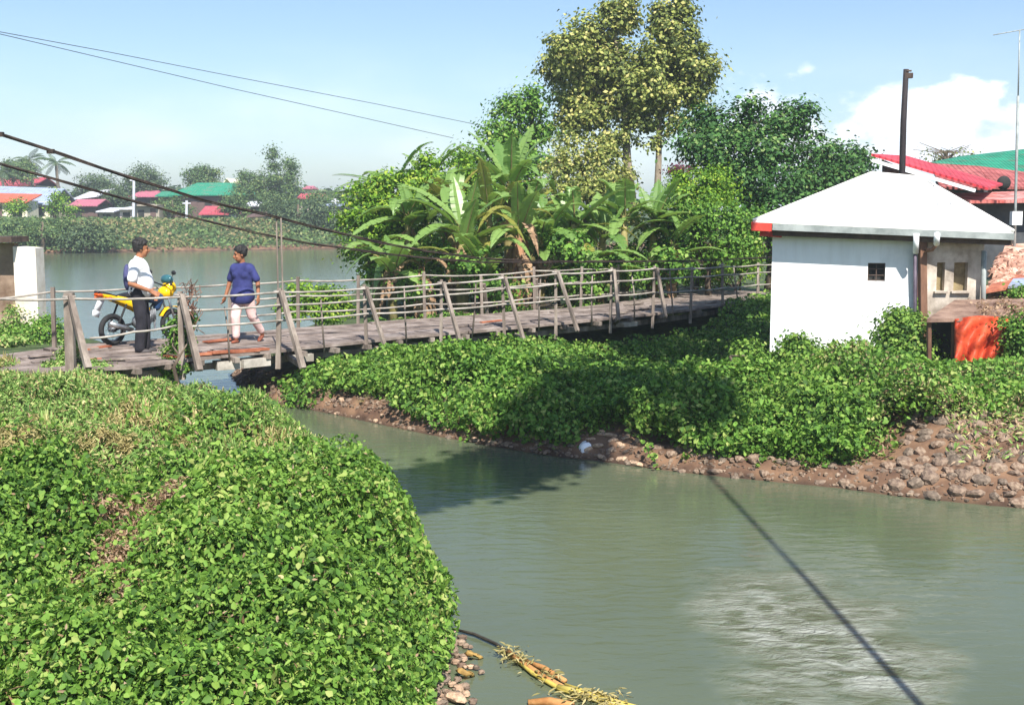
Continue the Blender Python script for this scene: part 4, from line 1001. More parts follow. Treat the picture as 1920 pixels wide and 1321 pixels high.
def banana(label, px, Y, ytop, leaves, stem_r=.13, mat=BAN, dead=0, seed=1, stem=STEM, name='banana_plant', lean=0):
    rr = random.Random(seed); base = gpt(px, Y); top = gy(px + lean, ytop, Y); root = empty(name, base, label, 'banana plant')
    m = MB(); m.tube([base - Vector((0, 0, .2)), base.lerp(top, .5) + Vector((rr.uniform(-.05, .05), 0, 0)), top], [stem_r * 1.25, stem_r, stem_r * .55], 10, wob=.07, rng=rr)
    m.build('stem', stem, root, smooth=True)
    for l in leaves:
        tx, ty, dY, w, dr = l[:5]; mm = l[5] if len(l) > 5 else mat
        banana_leaf(root, top + Vector((rr.uniform(-.05, .05), rr.uniform(-.05, .05), rr.uniform(-.15, .05))), gy(tx, ty, Y + dY), w, dr, mm, rr=rr, ragged=rr.uniform(.35, .9), fold=rr.uniform(.2, .5))
    for k in range(0 if stem is STEMD and len(leaves) < 6 else 5):   # younger and older blades filling the fan
        a = rr.uniform(0, 6.28); e = rr.uniform(-.5, .9); L = rr.uniform(.9, 1.7)
        tip = top + Vector((math.cos(a) * math.cos(e) * L, math.sin(a) * math.cos(e) * L, math.sin(e) * L))
        banana_leaf(root, top - Vector((0, 0, rr.uniform(0, .5))), tip, rr.uniform(.32, .5), rr.uniform(.05, .35), mm if rr.random() < .8 else BANY, rr=rr, ragged=rr.uniform(.3, .9), fold=rr.uniform(.2, .6))
    for k in range(dead):                         # dead blades hanging down the stem
        a = rr.uniform(0, 6.28); s0 = base.lerp(top, rr.uniform(.7, 1)); q = s0 + Vector((math.cos(a) * .35, math.sin(a) * .35, -rr.uniform(.5, 1.1)))
        banana_leaf(root, s0, q, .32, .10, BAND, rr=rr, ragged=1.0, fold=.8)
    return root
banana('banana plant with broad striped leaves fanning left over the near railing', 868, 26.3, 436,
       [(742, 352, .3, .58, .25), (741, 380, -.5, .50, .28), (770, 465, -1.0, .55, .35), (975, 372, .2, .50, .30), (850, 330, .6, .45, .05), (895, 335, -.4, .42, .08), (830, 345, 1.2, .45, .1), (985, 455, -.6, .45, .55, BANY), (925, 470, .5, .4, .4), (800, 420, 1.4, .45, .4)], dead=5, seed=3)
banana('tall banana plant behind with upright leaves reaching the highest of the grove', 955, 28.5, 345,
       [(1000, 232, .3, .62, .05), (1050, 262, .2, .52, .38), (876, 245, .2, .50, .12), (850, 325, .4, .55, .25), (930, 262, 1.0, .45, .05), (1010, 330, -.8, .50, .35), (900, 370, -.9, .50, .35), (1040, 300, 1.2, .5, .3), (960, 250, -.6, .42, .04), (985, 300, 1.5, .5, .2)], dead=2, seed=5, stem_r=.14)
banana('slender banana plant whose top leaves stand dark against the sky at left', 800, 29.5, 350,
       [(855, 268, .2, .34, .22, BAN), (786, 274, .1, .30, .05), (762, 320, .3, .40, .15), (835, 318, .5, .4, .15), (740, 350, .4, .4, .25)], seed=8, stem_r=.10)
banana('banana plant at the water edge with two flat leaves jutting left over the river', 735, 28.8, 352,
       [(622, 328, .3, .46, .10), (620, 362, -.4, .46, .20), (700, 330, 1.0, .4, .2), (790, 400, -.5, .4, .3), (760, 320, .5, .36, .1)], seed=11, stem_r=.10)
banana('low banana sucker with bright green leaves arching down to the railing', 738, 25.6, 492,
       [(646, 520, -.2, .40, .32), (664, 452, .2, .40, .16), (655, 470, .8, .34, .15), (722, 440, .2, .30, .05), (790, 462, .3, .36, .18), (850, 480, -.1, .34, .22, BANY), (700, 560, -.4, .3, .35)], seed=14, stem_r=.09, dead=3)
banana('brown dried-out banana plant with a drooping yellow leaf over the railing', 972, 26.2, 425,
       [(895, 435, -.4, .46, .42, BANY), (1040, 412, .1, .48, .25, BANY), (1075, 410, .6, .44, .28), (925, 470, -.3, .4, .4, BAND), (1010, 480, -.3, .4, .3, BAND), (940, 395, .6, .42, .2)], seed=17, stem=STEMD, dead=9, stem_r=.15)
banana('banana plant with a wide grey-green leaf spread left, right of the dry one', 1130, 28.0, 440,
       [(1036, 368, -.2, .62, .30), (1075, 465, -.8, .55, .42), (1020, 395, .8, .5, .35), (1150, 345, .4, .48, .04), (1190, 360, .3, .46, .06), (1215, 430, .4, .5, .3), (1120, 360, 1.0, .45, .1)], seed=21, stem_r=.12)
banana('yellow-stemmed banana plant in front of the tall tree trunk', 1226, 28.6, 412,
       [(1200, 352, .3, .50, .05), (1250, 350, .2, .50, .05), (1302, 362, .2, .44, .12), (1180, 420, -.4, .5, .3), (1275, 440, -.5, .48, .35), (1235, 335, .8, .4, .03), (1160, 385, .6, .5, .25)], seed=25, stem_r=.13)
banana('small banana plant with brown skirts between the railing posts at left', 790, 26.0, 500,
       [(730, 545, -.3, .34, .35, BAND), (845, 520, -.2, .34, .3, BAND), (775, 470, .4, .34, .1), (870, 478, .3, .36, .22), (720, 492, .4, .36, .28, BANY)], seed=29, stem_r=.12, stem=STEMD, dead=8)
SUCK = [(705, 26.5, 470, 'young banana sucker nearest the river end of the grove'), (765, 27.2, 410, 'banana plant half hidden between the creeper bush and the fan-leaved plant'), (905, 26.0, 500, 'low banana sucker just right of the fan-leaved stem'), (918, 27.5, 395, 'banana plant between the fan-leaved and the tall one'),
        (1015, 27.0, 455, 'broad-leaved banana plant right of the dried-out one'), (1075, 27.6, 420, 'banana plant midway between the dried-out and the grey-green one'), (1105, 27.0, 500, 'low banana sucker behind the railing right of mid span'), (1170, 28.2, 405, 'banana plant beside the bare trunks of the tall tree'),
        (1262, 28.4, 455, 'yellow-green banana plant right of the tall tree trunk'), (1000, 28.6, 385, 'banana plant standing against the olive shrub'), (845, 28.5, 385, 'banana plant behind the fan-leaved plant, under the dark top leaves')]
for k, (px, Y, yt, lb) in enumerate(SUCK):
    rr = random.Random(200 + k); L = []
    for q in range(6):
        a = rr.uniform(-1.25, 1.25) + (math.pi / 2 if q % 2 else math.pi / 2); ln = rr.uniform(70, 135)
        L.append((px + ln * math.sin(a - math.pi / 2) * 1.1, yt - ln * math.cos(a - math.pi / 2) * rr.uniform(.1, .8) + rr.uniform(0, 40), rr.uniform(-1, 1), rr.uniform(.38, .56), rr.uniform(.05, .5), BANY if rr.random() < .15 else BAN))
    banana(lb, px, Y, yt, L, stem_r=.10, seed=300 + k, dead=rr.choice((0, 1, 3)))
for k, (px, Y, tp) in enumerate(((940, 27.2, 500), (1000, 26.8, 490), (850, 27.4, 480), (905, 28.0, 470))):
    b_ = gpt(px, Y); lb = ['bare banana stump right of the dried-out plant' if k == 1 else '', ''][0]
    lbl = ['brown leafless banana stem left of the dried-out plant', 'brown leafless banana stem right of the dried-out plant', 'pale leafless banana stem behind the fan-leaved plant', 'dark leafless banana stem deep in the grove'][k]
    root = empty('dead_banana_plant', b_, lbl, 'banana plant', 'leafless banana stems in the grove')
    m = MB(); m.tube([b_ - Vector((0, 0, .1)), b_.lerp(gy(px + 4, tp, Y), .5), gy(px + 4, tp, Y)], [.13, .11, .06], 9, wob=.1); m.build('stem', STEMD if k != 2 else STEM, root, smooth=True)
    for q in range(4):
        rr = random.Random(k * 9 + q); s0 = b_.lerp(gy(px + 4, tp, Y), rr.uniform(.7, 1)); a = rr.uniform(0, 6.28)
        banana_leaf(root, s0, s0 + Vector((math.cos(a) * .3, math.sin(a) * .3, -rr.uniform(.5, .9))), .3, .1, BAND, rr=rr, ragged=1.0, fold=.8)

# creeper mounds on the near side of the pump house and on the bank
def mound(name, label, px, Y, zb, blobs, mat=L_VINE, size=.085, dens=3.2, cr=.20, per=24):
    return tree(name, label, 'bush', (gy(px, 600, Y).x, Y, zb), blobs, mat, size, dens=dens, per=per, cr=cr, trunk=.3, tr=.04, kind=6, up=.55, jit=.7, slim=1.1, shell=.32)
mound('creeper_bush', 'tall conical creeper-covered bush against the right corner of the white house', 1695, 18.6, .45,
      [(1690, 616, 36, 36, 18.6), (1696, 658, 54, 48, 18.5), (1705, 710, 58, 40, 18.4), (1689, 598, 18, 18, 18.7), (1720, 745, 60, 30, 18.2)])
mound('creeper_bush', 'rounded creeper-covered bush in front of the white wall\'s left half', 1500, 18.7, .45,
      [(1500, 682, 40, 28, 18.7), (1498, 654, 26, 22, 18.7), (1496, 638, 13, 11, 18.7), (1535, 722, 50, 26, 18.2), (1470, 715, 50, 28, 18.2)])
mound('creeper_bush', 'broad sunlit creeper hummock left of the white house, below the bridge end', 1370, 18.6, .45,
      [(1385, 704, 44, 28, 18.5), (1340, 722, 50, 28, 18.3), (1300, 740, 46, 30, 17.8), (1400, 672, 24, 20, 18.8), (1400, 652, 12, 12, 18.8), (1360, 740, 80, 36, 17.4)])
mound('creeper_bush', 'creeper hummock hanging over the stones below the white house', 1560, 15.6, .3,
      [(1560, 770, 70, 36, 16.2), (1630, 790, 56, 36, 16), (1500, 800, 60, 36, 15.6), (1680, 800, 40, 44, 15.4), (1610, 760, 50, 26, 16.8), (1690, 845, 30, 28, 14.6), (1555, 830, 34, 30, 14.8)])
mound('creeper_bush', 'creeper hummock spilling to the water left of the stone bank', 1300, 15.3, .3,
      [(1270, 800, 50, 36, 15.4), (1330, 820, 56, 34, 15.0), (1400, 815, 50, 34, 15.2), (1255, 850, 34, 26, 14.6), (1240, 770, 34, 34, 15.8), (1460, 840, 30, 26, 14.8)])
mound('creeper_bush', 'creeper swell along the bank under the middle of the bridge', 850, 17.8, .4,
      [(830, 700, 80, 28, 18.6), (900, 720, 70, 34, 18.0), (960, 760, 60, 34, 17.0), (800, 740, 70, 28, 17.6), (1010, 700, 80, 34, 18.4), (740, 700, 70, 26, 18.6)])
mound('vine_clump', 'leafy vine clump wound round the second near railing post', 335, 17.3, .6,
      [(328, 672, 20, 22, 17.9), (340, 640, 16, 20, 17.9), (330, 610, 10, 14, 17.9), (352, 600, 10, 16, 17.95), (322, 690, 26, 16, 17.7)], size=.07, cr=.10, mat=L_MID)
mound('vine_clump', 'weeds climbing the foot of the first railing post', 140, 16.9, .6,
      [(128, 672, 14, 20, 17.0), (110, 690, 30, 12, 16.9), (170, 690, 36, 10, 16.9), (135, 640, 7, 12, 17.0)], size=.06, cr=.09, mat=L_GRASS)
tangle = empty('dry_vine_tangle', nearpt(350), 'brown tangle of dry vine on top of the second railing post', 'dry vine')
m = MB(); rr = random.Random(2); c_ = gy(358, 560, nearpt(350).y)
for k in range(46):
    p = c_ + Vector((rr.gauss(0, .05), rr.gauss(0, .05), rr.gauss(0, .16))); q = [p]
    for j in range(4): q.append(q[-1] + Vector((rr.uniform(-.07, .07), rr.uniform(-.06, .06), rr.uniform(-.10, .10))))
    m.tube(q, .006, 4)
m.build('twigs', noise_mat('dry_twig', hx('5c4036'), hx('94705e'), 6, .9, .2), tangle)
# ------------------------------------------------------------------ far bank: foliage, trees, houses
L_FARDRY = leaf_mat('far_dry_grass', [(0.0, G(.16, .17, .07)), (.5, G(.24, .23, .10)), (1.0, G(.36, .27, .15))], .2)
def far_cover():
    n = 130000; x = RNG.uniform(-62, 8, n); y = RNG.uniform(76, 128, n); d = sdist(x, y, FAR_POLY)
    k = (d > .15) & (RNG.uniform(0, 1, n) < np.where(d < 11, 1, .35)); x, y, d = x[k], y[k], d[k]
    f = lambda a, b: land(a, b) + .5 * fbm(a * .35, b * .35, 6) * sstep(0, 2, sdist(a, b, FAR_POLY))
    C, N, S = scatter_canopy(x, y, f, .25 * RNG.uniform(.5, 1.5, len(x)), 1.0, .5)
    t = fbm(x * .12, y * .12, 19)
    dry = (t > .60) & (RNG.uniform(0, 1, len(x)) < .6) & (x > -34) & (x < -18)
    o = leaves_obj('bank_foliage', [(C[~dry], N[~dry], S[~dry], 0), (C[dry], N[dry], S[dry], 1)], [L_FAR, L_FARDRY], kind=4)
    tag(o, 'grass and scrub on the far river bank', None, None, 'stuff')
far_cover()
def fpt(px, Y): x = gy(px, 440, Y).x; return Vector((x, Y, ground_at(x, Y)))
FT_ = [  # label, base px, distance, blobs, material, density
    ('olive_tree', 'round olive-green tree behind the big blue-roofed house at far left', 35, 120, [(32, 312, 26, 18, 120), (15, 325, 22, 16, 120), (52, 325, 22, 16, 120)], L_FAR),
    ('round_tree', 'dome-shaped green tree behind the white-roofed huts', 185, 125, [(183, 345, 34, 24, 125), (165, 360, 26, 18, 125), (205, 360, 28, 18, 125)], L_FARDK),
    ('round_tree', 'larger dark rounded tree left of the green roof', 272, 125, [(268, 332, 30, 26, 125), (290, 342, 24, 24, 125), (255, 350, 26, 22, 125)], L_FARDK),
    ('square_tree', 'blocky dark green tree above the green roof', 380, 128, [(366, 325, 20, 16, 128), (388, 322, 24, 14, 128), (398, 338, 18, 18, 128), (370, 340, 26, 16, 128)], L_FAR),
    ('spreading_tree', 'wide pale green tree right of the cream gable', 480, 118, [(462, 332, 18, 15, 118), (488, 338, 24, 17, 118), (470, 355, 30, 18, 118), (520, 346, 18, 16, 118), (512, 362, 30, 16, 118)], L_FAR),
    ('slender_tree', 'thin feathery tree rising highest on the far bank', 511, 117, [(511, 290, 9, 16, 117), (512, 312, 11, 14, 117), (515, 332, 14, 14, 117)], L_FAR),
    ('bamboo_clump', 'upright plume of bamboo right of the slender tree', 546, 117, [(545, 308, 11, 16, 117), (542, 328, 15, 20, 117), (546, 350, 16, 18, 117)], L_FAR),
    ('waterside_tree', 'grey-green tree over the far shore, beyond the footbridge hanger', 560, 101, [(520, 385, 30, 20, 104), (560, 400, 40, 26, 102), (600, 395, 34, 24, 102), (545, 430, 36, 22, 101), (600, 440, 44, 20, 101), (640, 420, 34, 26, 101)], L_FARDK),
    ('waterside_bush', 'dark bushy tree at the far water edge, left', 160, 86, [(165, 440, 32, 26, 86.5), (140, 450, 30, 20, 86), (195, 448, 28, 20, 87)], L_FARDK),
    ('waterside_bush', 'pale bushy growth on the far bank at the left edge', 80, 86, [(90, 435, 34, 20, 87), (60, 445, 30, 20, 86), (20, 430, 34, 22, 87), (120, 425, 26, 18, 88)], L_FAR),
    ('garden_tree', 'small bright tree between the blue roof and the pink roof', 105, 104, [(105, 388, 16, 16, 104), (112, 372, 14, 14, 104), (128, 395, 14, 12, 104)], L_BRIGHT),
    ('garden_tree', 'small bright tree before the cream wall of the blue-roofed house', 38, 103, [(36, 385, 22, 12, 103), (24, 395, 12, 12, 103)], L_BRIGHT),
    ('garden_tree', 'round yellow-green tree in front of the green-roofed house', 325, 110, [(320, 385, 26, 14, 110), (300, 392, 18, 12, 110), (345, 395, 20, 10, 110)], L_FAR),
    ('garden_tree', 'green tree between the green roof and the small red roof', 445, 108, [(440, 375, 22, 18, 108), (425, 385, 14, 14, 108), (455, 392, 14, 14, 108)], L_FAR),
    ('garden_tree', 'leafy tree above the cream wall near the shore', 520, 108, [(512, 385, 22, 18, 108), (500, 375, 18, 14, 108), (540, 378, 22, 16, 108)], L_FAR),
    ('garden_tree', 'green tree behind the pink-roofed shed', 215, 118, [(215, 365, 20, 14, 118), (235, 372, 16, 12, 118), (205, 375, 14, 10, 118)], L_FARDK),
    ('garden_tree', 'pale tree left of the peninsula, above the far fence', 620, 112, [(615, 385, 26, 20, 112), (640, 378, 22, 18, 112), (590, 372, 20, 14, 112)], L_FAR),
]
for nm, lb, px, Y, bl, mt in FT_:
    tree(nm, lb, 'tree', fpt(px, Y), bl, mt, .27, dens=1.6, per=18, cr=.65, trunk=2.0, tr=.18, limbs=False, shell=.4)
def coconut(label, px, Y, ytop, s, seed):
    rr = random.Random(seed); b = fpt(px, Y); t = gy(px + rr.uniform(-4, 4), ytop, Y); root = empty('coconut_palm', b, label, 'palm')
    m = MB(); m.tube([b, b.lerp(t, .5) + Vector((.4, 0, 0)), t], [.22, .17, .13], 7); m.build('trunk', BARK_PALE, root, smooth=True)
    vs, fs = [], []
    for k in range(16):
        a = k * 2.4 + rr.uniform(-.2, .2); e = rr.uniform(-.25, 1.1); L = s * rr.uniform(.8, 1.1); p = t.copy(); n = 7
        d = Vector((math.cos(a) * math.cos(e), math.sin(a) * math.cos(e), math.sin(e)))
        for i in range(n):
            q = p + d * L / n; d = (d + Vector((0, 0, -.20))).normalized(); sd = d.cross(Vector((0, 0, 1))).normalized()
            w = .16 * L * math.sin(math.pi * (i + .7) / (n + .6))
            for s2 in (-1, 1):
                for j in range(3):
                    u0 = p.lerp(q, j / 3); u1 = p.lerp(q, j / 3 + .2); e_ = sd * s2 * w + Vector((0, 0, -w * .55)) + d * w * .5
                    k0 = len(vs); vs += [u0, u1, u1 + e_ * .98, u0 + e_]; fs.append((k0, k0 + 1, k0 + 2, k0 + 3))
            p = q
    mm = MB(); mm.add(vs, fs); mm.build('crown', L_FARDK, root)
coconut('coconut palm standing over the left far roofs', 57, 122, 300, 2.0, 1)
coconut('coconut palm at the right end of the far left roofs', 101, 122, 306, 2.1, 2)
coconut('coconut palm half hidden at the left edge of the far bank', 4, 118, 325, 2.2, 3)
def wood_line():
    Cs, Ns, Ss = [], [], []
    for k in range(90):
        px = -60 + k * 9.0 + random.Random(k).uniform(-6, 6); Y = random.Random(k + 5).uniform(150, 190)
        h = random.Random(k + 9).uniform(8, 24)
        C, N, S = clumps(gy(px, 384 - h * .4, Y), (18 * Y / FP, 12 * Y / FP, (h * .5 + 12) * Y / FP), 18, 12, 1.0, .7); Cs.append(C); Ns.append(N); Ss.append(S)
    for k in range(34):
        px = 1560 + k * 14.0; Y = 150
        C, N, S = clumps(gy(px, 372, Y), (20 * Y / FP, 14 * Y / FP, 22 * Y / FP), 18, 12, 1.0, .7); Cs.append(C); Ns.append(N); Ss.append(S)
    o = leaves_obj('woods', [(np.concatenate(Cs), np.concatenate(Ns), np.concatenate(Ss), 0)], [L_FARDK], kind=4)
    tag(o, 'low distant treeline closing the far bank', None, None, 'stuff')
wood_line()

def paint(nm, c, r=.7, b=.15, v=.82):
    a = hx(c); return noise_mat(nm, tuple(x * v for x in a[:3]) + (1,), a, 1.2, r, b)
P_RED = paint('faded_red_roof', 'b8505c'); P_ORANGE = paint('orange_roof', 'd0664e'); P_BLUE = paint('blue_grey_roof', '9aa8c0'); P_CREAMW = paint('cream_wall', 'e8dfc4')
P_WHITE2 = paint('pale_roof', 'd8dae2'); P_PINK = paint('pink_roof', 'b86a7c'); P_TEAL = paint('green_roof', '2f8a6c'); P_BROWNW = paint('brown_wall', '6b5550'); P_GREYW = paint('grey_wall', 'a89c8c')
P_PINKW = paint('pinkish_wall', 'e6cfc6'); P_YEL = paint('pale_yellow_wall', 'efe9c8'); P_PALEG = paint('grey_green_sheet', 'aab8ac')
def hut(name, label, x0, x1, ye, yr, yb, Y, wall, roof, style='gable', D=5.0, over=6, win=2, slope=0):
    """house on the far bank: wall columns x0..x1, eave row ye, ridge row yr, base row yb at distance Y"""
    a, b = gy(x0, ye, Y), gy(x1, ye, Y); zb = min(gy(x0, yb, Y).z, ground_at(a.x, Y)) - .1; ze, zr = a.z, gy(x0, yr, Y).z
    root = empty(name, ((a.x + b.x) / 2, Y, zb), label, 'house')
    m = MB(); cx, wx = (a.x + b.x) / 2, b.x - a.x
    m.box((cx, Y + D / 2, (zb + ze) / 2), (wx, D, ze - zb))
    if style == 'gable_front': m.add([(a.x, Y - .002, ze), (b.x, Y - .002, ze), (cx, Y - .002, zr - .05), (a.x, Y + D, ze), (b.x, Y + D, ze), (cx, Y + D, zr - .05)], [(0, 1, 2), (3, 5, 4), (0, 2, 5, 3), (1, 4, 5, 2)])
    m.build('wall', wall, root)
    o = over * Y / FP; th = .10; m = MB()
    def sheet(P):
        n = len(P); lo = [Vector(p) - Vector((0, 0, th)) for p in P]
        m.add([Vector(p) for p in P] + lo, [tuple(range(n)), tuple(range(2 * n - 1, n - 1, -1))] + [(i, i + n, (i + 1) % n + n, (i + 1) % n) for i in range(n)])
    L, R, F, B = a.x - o, b.x + o, Y - .5, Y + D + .5; s = slope * Y / FP
    if style == 'gable': sheet([(L, F, ze + .05), (R, F, ze + .05 - s), (R, Y + D / 2, zr - s), (L, Y + D / 2, zr)]); sheet([(L, Y + D / 2, zr), (R, Y + D / 2, zr - s), (R, B, ze - s), (L, B, ze)])
    elif style == 'hip':
        q = wx * .28; sheet([(L, F, ze + .05), (R, F, ze + .05), (R - q, Y + D / 2, zr), (L + q, Y + D / 2, zr)]); sheet([(L + q, Y + D / 2, zr), (R - q, Y + D / 2, zr), (R, B, ze + .05), (L, B, ze + .05)])
        sheet([(L, F, ze + .04), (L + q, Y + D / 2, zr - .01), (L, B, ze + .04)]); sheet([(R, F, ze + .04), (R, B, ze + .04), (R - q, Y + D / 2, zr - .01)])
    elif style == 'lean': sheet([(L, F, ze), (R, F, ze - s), (R, B, zr - s), (L, B, zr)])
    else: sheet([(L, F, ze), (cx, F, zr), (cx, B, zr), (L, B, ze)]); sheet([(cx, F, zr), (R, F, ze), (R, B, ze), (cx, B, zr)])
    m.build('roof', roof, root)
    for k in range(win):
        x = a.x + wx * (k + .5) / win; h = min(1.0, (ze - zb) * .4); w = min(.9, wx / win * .5)
        m = MB(); 
        if k == 1: m.box((x, Y - .02, zb + (ze - zb) * .42), (w * .9, .06, (ze - zb) * .8)); m.build('door', P_BROWNW, root)
        else: m.box((x, Y - .02, zb + (ze - zb) * .55), (w, .06, h)); m.build('window', VOID, root)
    return root
hut('house', 'big house at far left with a long blue-grey roof and cream walls', -60, 92, 378, 346, 412, 112, P_CREAMW, P_BLUE, 'gable', 7, 4, 4, slope=6)
hut('house', 'red-roofed house with a cream band behind the blue-grey roof', -60, 66, 348, 331, 400, 124, P_CREAMW, P_RED, 'gable', 6, 3, 0)
hut('house', 'orange-roofed porch shed in front of the blue-grey roof', -60, 50, 376, 360, 412, 108, P_CREAMW, P_ORANGE, 'lean', 2.6, 4, 3, slope=3)
hut('house', 'pink-roofed shed left of the stone block house', 136, 182, 386, 373, 412, 114, P_BROWNW, P_PINK, 'gable', 4, 4, 2)
hut('house', 'white-roofed hut above the pink-roofed shed', 142, 184, 373, 358, 400, 119, P_BROWNW, P_WHITE2, 'lean', 4, 4, 1, slope=-6)
hut('house', 'small hut with a white lean-to roof and dark doorway', 186, 214, 396, 389, 412, 110, P_GREYW, P_WHITE2, 'lean', 3, 3, 1)
hut('house', 'low pinkish-white house beside the stone block', 224, 250, 391, 387, 414, 109, P_PINKW, P_WHITE2, 'lean', 3, 1, 1)
hut('house', 'flat-topped stone block house on the far bank', 253, 298, 384, 382, 420, 108, P_GREYW, P_GREYW, 'lean', 4, 0, 2)
hut('house', 'brown-walled house with a pink hipped roof', 246, 292, 369, 356, 400, 122, P_BROWNW, P_PINK, 'hip', 5, 5, 3)
hut('house', 'long house with a wide green sheet roof', 325, 455, 366, 341, 405, 117, P_BROWNW, P_TEAL, 'hip', 7, 8, 5)
hut('house', 'low annex with a small green roof left of the long green roof', 296, 338, 368, 358, 405, 119, P_BROWNW, P_TEAL, 'gable', 4, 3, 2)
hut('house', 'cream gable-fronted house behind the green roof', 412, 444, 356, 334, 380, 134, P_YEL, P_YEL, 'gable_front', 5, 2, 1)
hut('house', 'little house with a bright red gable and grey-green side sheets', 378, 428, 402, 386, 416, 108, P_PALEG, P_RED, 'gable', 4, 3, 2)
hut('house', 'small white-roofed shack right of the green roof', 464, 490, 386, 377, 404, 112, P_BROWNW, P_WHITE2, 'gable', 4, 4, 1)
hut('house', 'shack with brown eaves and a bright cream wall by the far shore', 470, 496, 406, 398, 438, 103, P_YEL, P_BROWNW, 'lean', 3, 6, 0, slope=-3)
hut('house', 'small reddish house behind the grey-green waterside tree', 562, 600, 372, 362, 400, 120, P_PINKW, P_RED, 'gable', 4, 4, 2)
hut('house', 'tiny distant house with a white tower wall', 572, 584, 354, 348, 380, 135, P_CREAMW, P_PINK, 'hip', 3, 4, 0)
hut('house', 'grey-roofed house showing at the left rim of the grove', 604, 650, 386, 380, 408, 110, P_GREYW, P_BLUE, 'gable', 4, 4, 2)
for k, (px, y0, y1, Y, lb) in enumerate(((251, 333, 388, 106, 'white slender pole standing before the dark rounded tree'), (350, 376, 410, 107, 'thin grey pole in front of the green-roofed house'), (628, 372, 396, 106, 'short white pole near the left rim of the grove'))):
    root = empty('utility_pole', fpt(px, Y), lb, 'pole'); m = MB(); m.tube([fpt(px, Y), gy(px, y0, Y)], .12, 7); m.build('pole', P_WHITE2, root); m = MB(); m.box(gy(px, y0 + 5, Y), (.7, .1, .1)); m.build('crossarm', P_WHITE2, root)
bt = empty('moored_boat', gz(312, 467), 'low dark flat boat moored at the far shore behind the man', 'boat')
m = MB(); c = gz(312, 467); m.box(c + Vector((0, 0, .12)), (2.6, .6, .24)); m.build('hull', DARKM, bt); m = MB(); m.box(c + Vector((0, 0, .27)), (2.5, .7, .04)); m.build('gunwale', P_WHITE2, bt)
def far_rocks():
    m = MB(); rr = random.Random(9)
    for px in list(range(370, 470, 7)) + list(range(560, 660, 8)):
        y = 465 + rr.uniform(-1, 1); c = gz(px, y - 1); m.ball(c + Vector((0, .8, .05)), (rr.uniform(.2, .5), .3, rr.uniform(.15, .3)), nu=6, nv=4, noise=.2, rng=rr)
    tag(m.build('shore_rubble', P_PINKW), 'pale rubble scattered along the far waterline', None, None, 'stuff')
far_rocks()

# ------------------------------------------------------------------ overhead wires
WIRE = noise_mat('power_wire', hx('3c4248'), hx('565c62'), 4, .6, 0)
for k, P in enumerate(([(-200, 18), (0, 60), (200, 97), (450, 146), (700, 194), (905, 236)], [(-200, 20), (0, 64), (200, 111), (430, 165), (650, 214), (850, 259)])):
    q = [gy(px, py, 22 + (px + 200) / 1105 * 14) for px, py in P]
    m = MB(); m.tube(q, .0075, 5); o = m.build('power_wire', WIRE, None, smooth=True)
    tag(o, ['upper of the two thin wires crossing the sky', 'lower of the two thin wires crossing the sky'][k], 'wire', 'thin overhead wires')

# ------------------------------------------------------------------ right: red and green roofed houses, poles
R_RED = noise_mat('bright_red_roof', hx('b02a34'), hx('d84a50'), 1.0, .5, .1)
R_RUST = noise_mat('rusty_red_roof', hx('7c3a38'), hx('b86a66'), 2.2, .8, .3)
R_GREEN = noise_mat('green_sheet_roof', hx('1f7656'), hx('2f9a74'), 1.5, .5, .1)
R_PALERED = noise_mat('faded_red_roof_sheet', hx('b04840'), hx('d8a8a0'), 1.6, .7, .2)
def corrugate(m, sc=9, rot=0.0, rust=None):
    nt = m.node_tree; nd, lk = nt.nodes, nt.links; b = nd['Principled BSDF']
    tc = nd.new('ShaderNodeTexCoord'); mp = nd.new('ShaderNodeMapping'); mp.inputs['Rotation'].default_value = (0, 0, rot); lk.new(tc.outputs['Object'], mp.inputs[0])
    w = nd.new('ShaderNodeTexWave'); w.bands_direction = 'X'; w.inputs['Scale'].default_value = sc; lk.new(mp.outputs[0], w.inputs['Vector'])
    bp = nd.new('ShaderNodeBump'); bp.inputs['Strength'].default_value = .8; bp.inputs['Distance'].default_value = .04; lk.new(w.outputs['Fac'], bp.inputs['Height']); lk.new(bp.outputs[0], b.inputs['Normal'])
    n = nd.new('ShaderNodeTexNoise'); n.inputs['Scale'].default_value = 1.7; n.inputs['Detail'].default_value = 9; lk.new(tc.outputs['Object'], n.inputs['Vector'])
    r2 = nd.new('ShaderNodeMapRange'); lk.new(n.outputs['Fac'], r2.inputs[0]); r2.inputs[1].default_value = .52; r2.inputs[2].default_value = .7; r2.inputs[4].default_value = .55
    mx = nd.new('ShaderNodeMix'); mx.data_type = 'RGBA'; lk.new(r2.outputs[0], mx.inputs['Factor']); lk.new(b.inputs['Base Color'].links[0].from_socket, mx.inputs['A']); mx.inputs['B'].default_value = rust or hx('6a3a2c')
    lk.new(mx.outputs['Result'], b.inputs['Base Color'])
for _m, _r in ((R_RED, .3), (R_RUST, .2), (R_GREEN, .2), (R_PALERED, 0)): corrugate(_m, 2.6, _r)
for _m in (P_RED, P_ORANGE, P_BLUE, P_WHITE2, P_PINK, P_TEAL): corrugate(_m, 1.2, 0, hx('8a7468'))
DKWALL = noise_mat('dark_grey_wall', hx('3c4044'), hx('5a5c5e'), 2, .9, .2)  # mottled dark grey for the walls of the right-hand houses
def prism(m, P, th): 
    P = [Vector(p) for p in P]; n = len(P); lo = [p + Vector(th) for p in P]
    m.add(P + lo, [tuple(range(n)), tuple(range(2 * n - 1, n - 1, -1))] + [(i, i + n, (i + 1) % n + n, (i + 1) % n) for i in range(n)])
hr = empty('red_roofed_house', (9.5, 27, ground_at(9.5, 27)), 'house with a bright red sloping roof and white bargeboard behind the pump house', 'house')
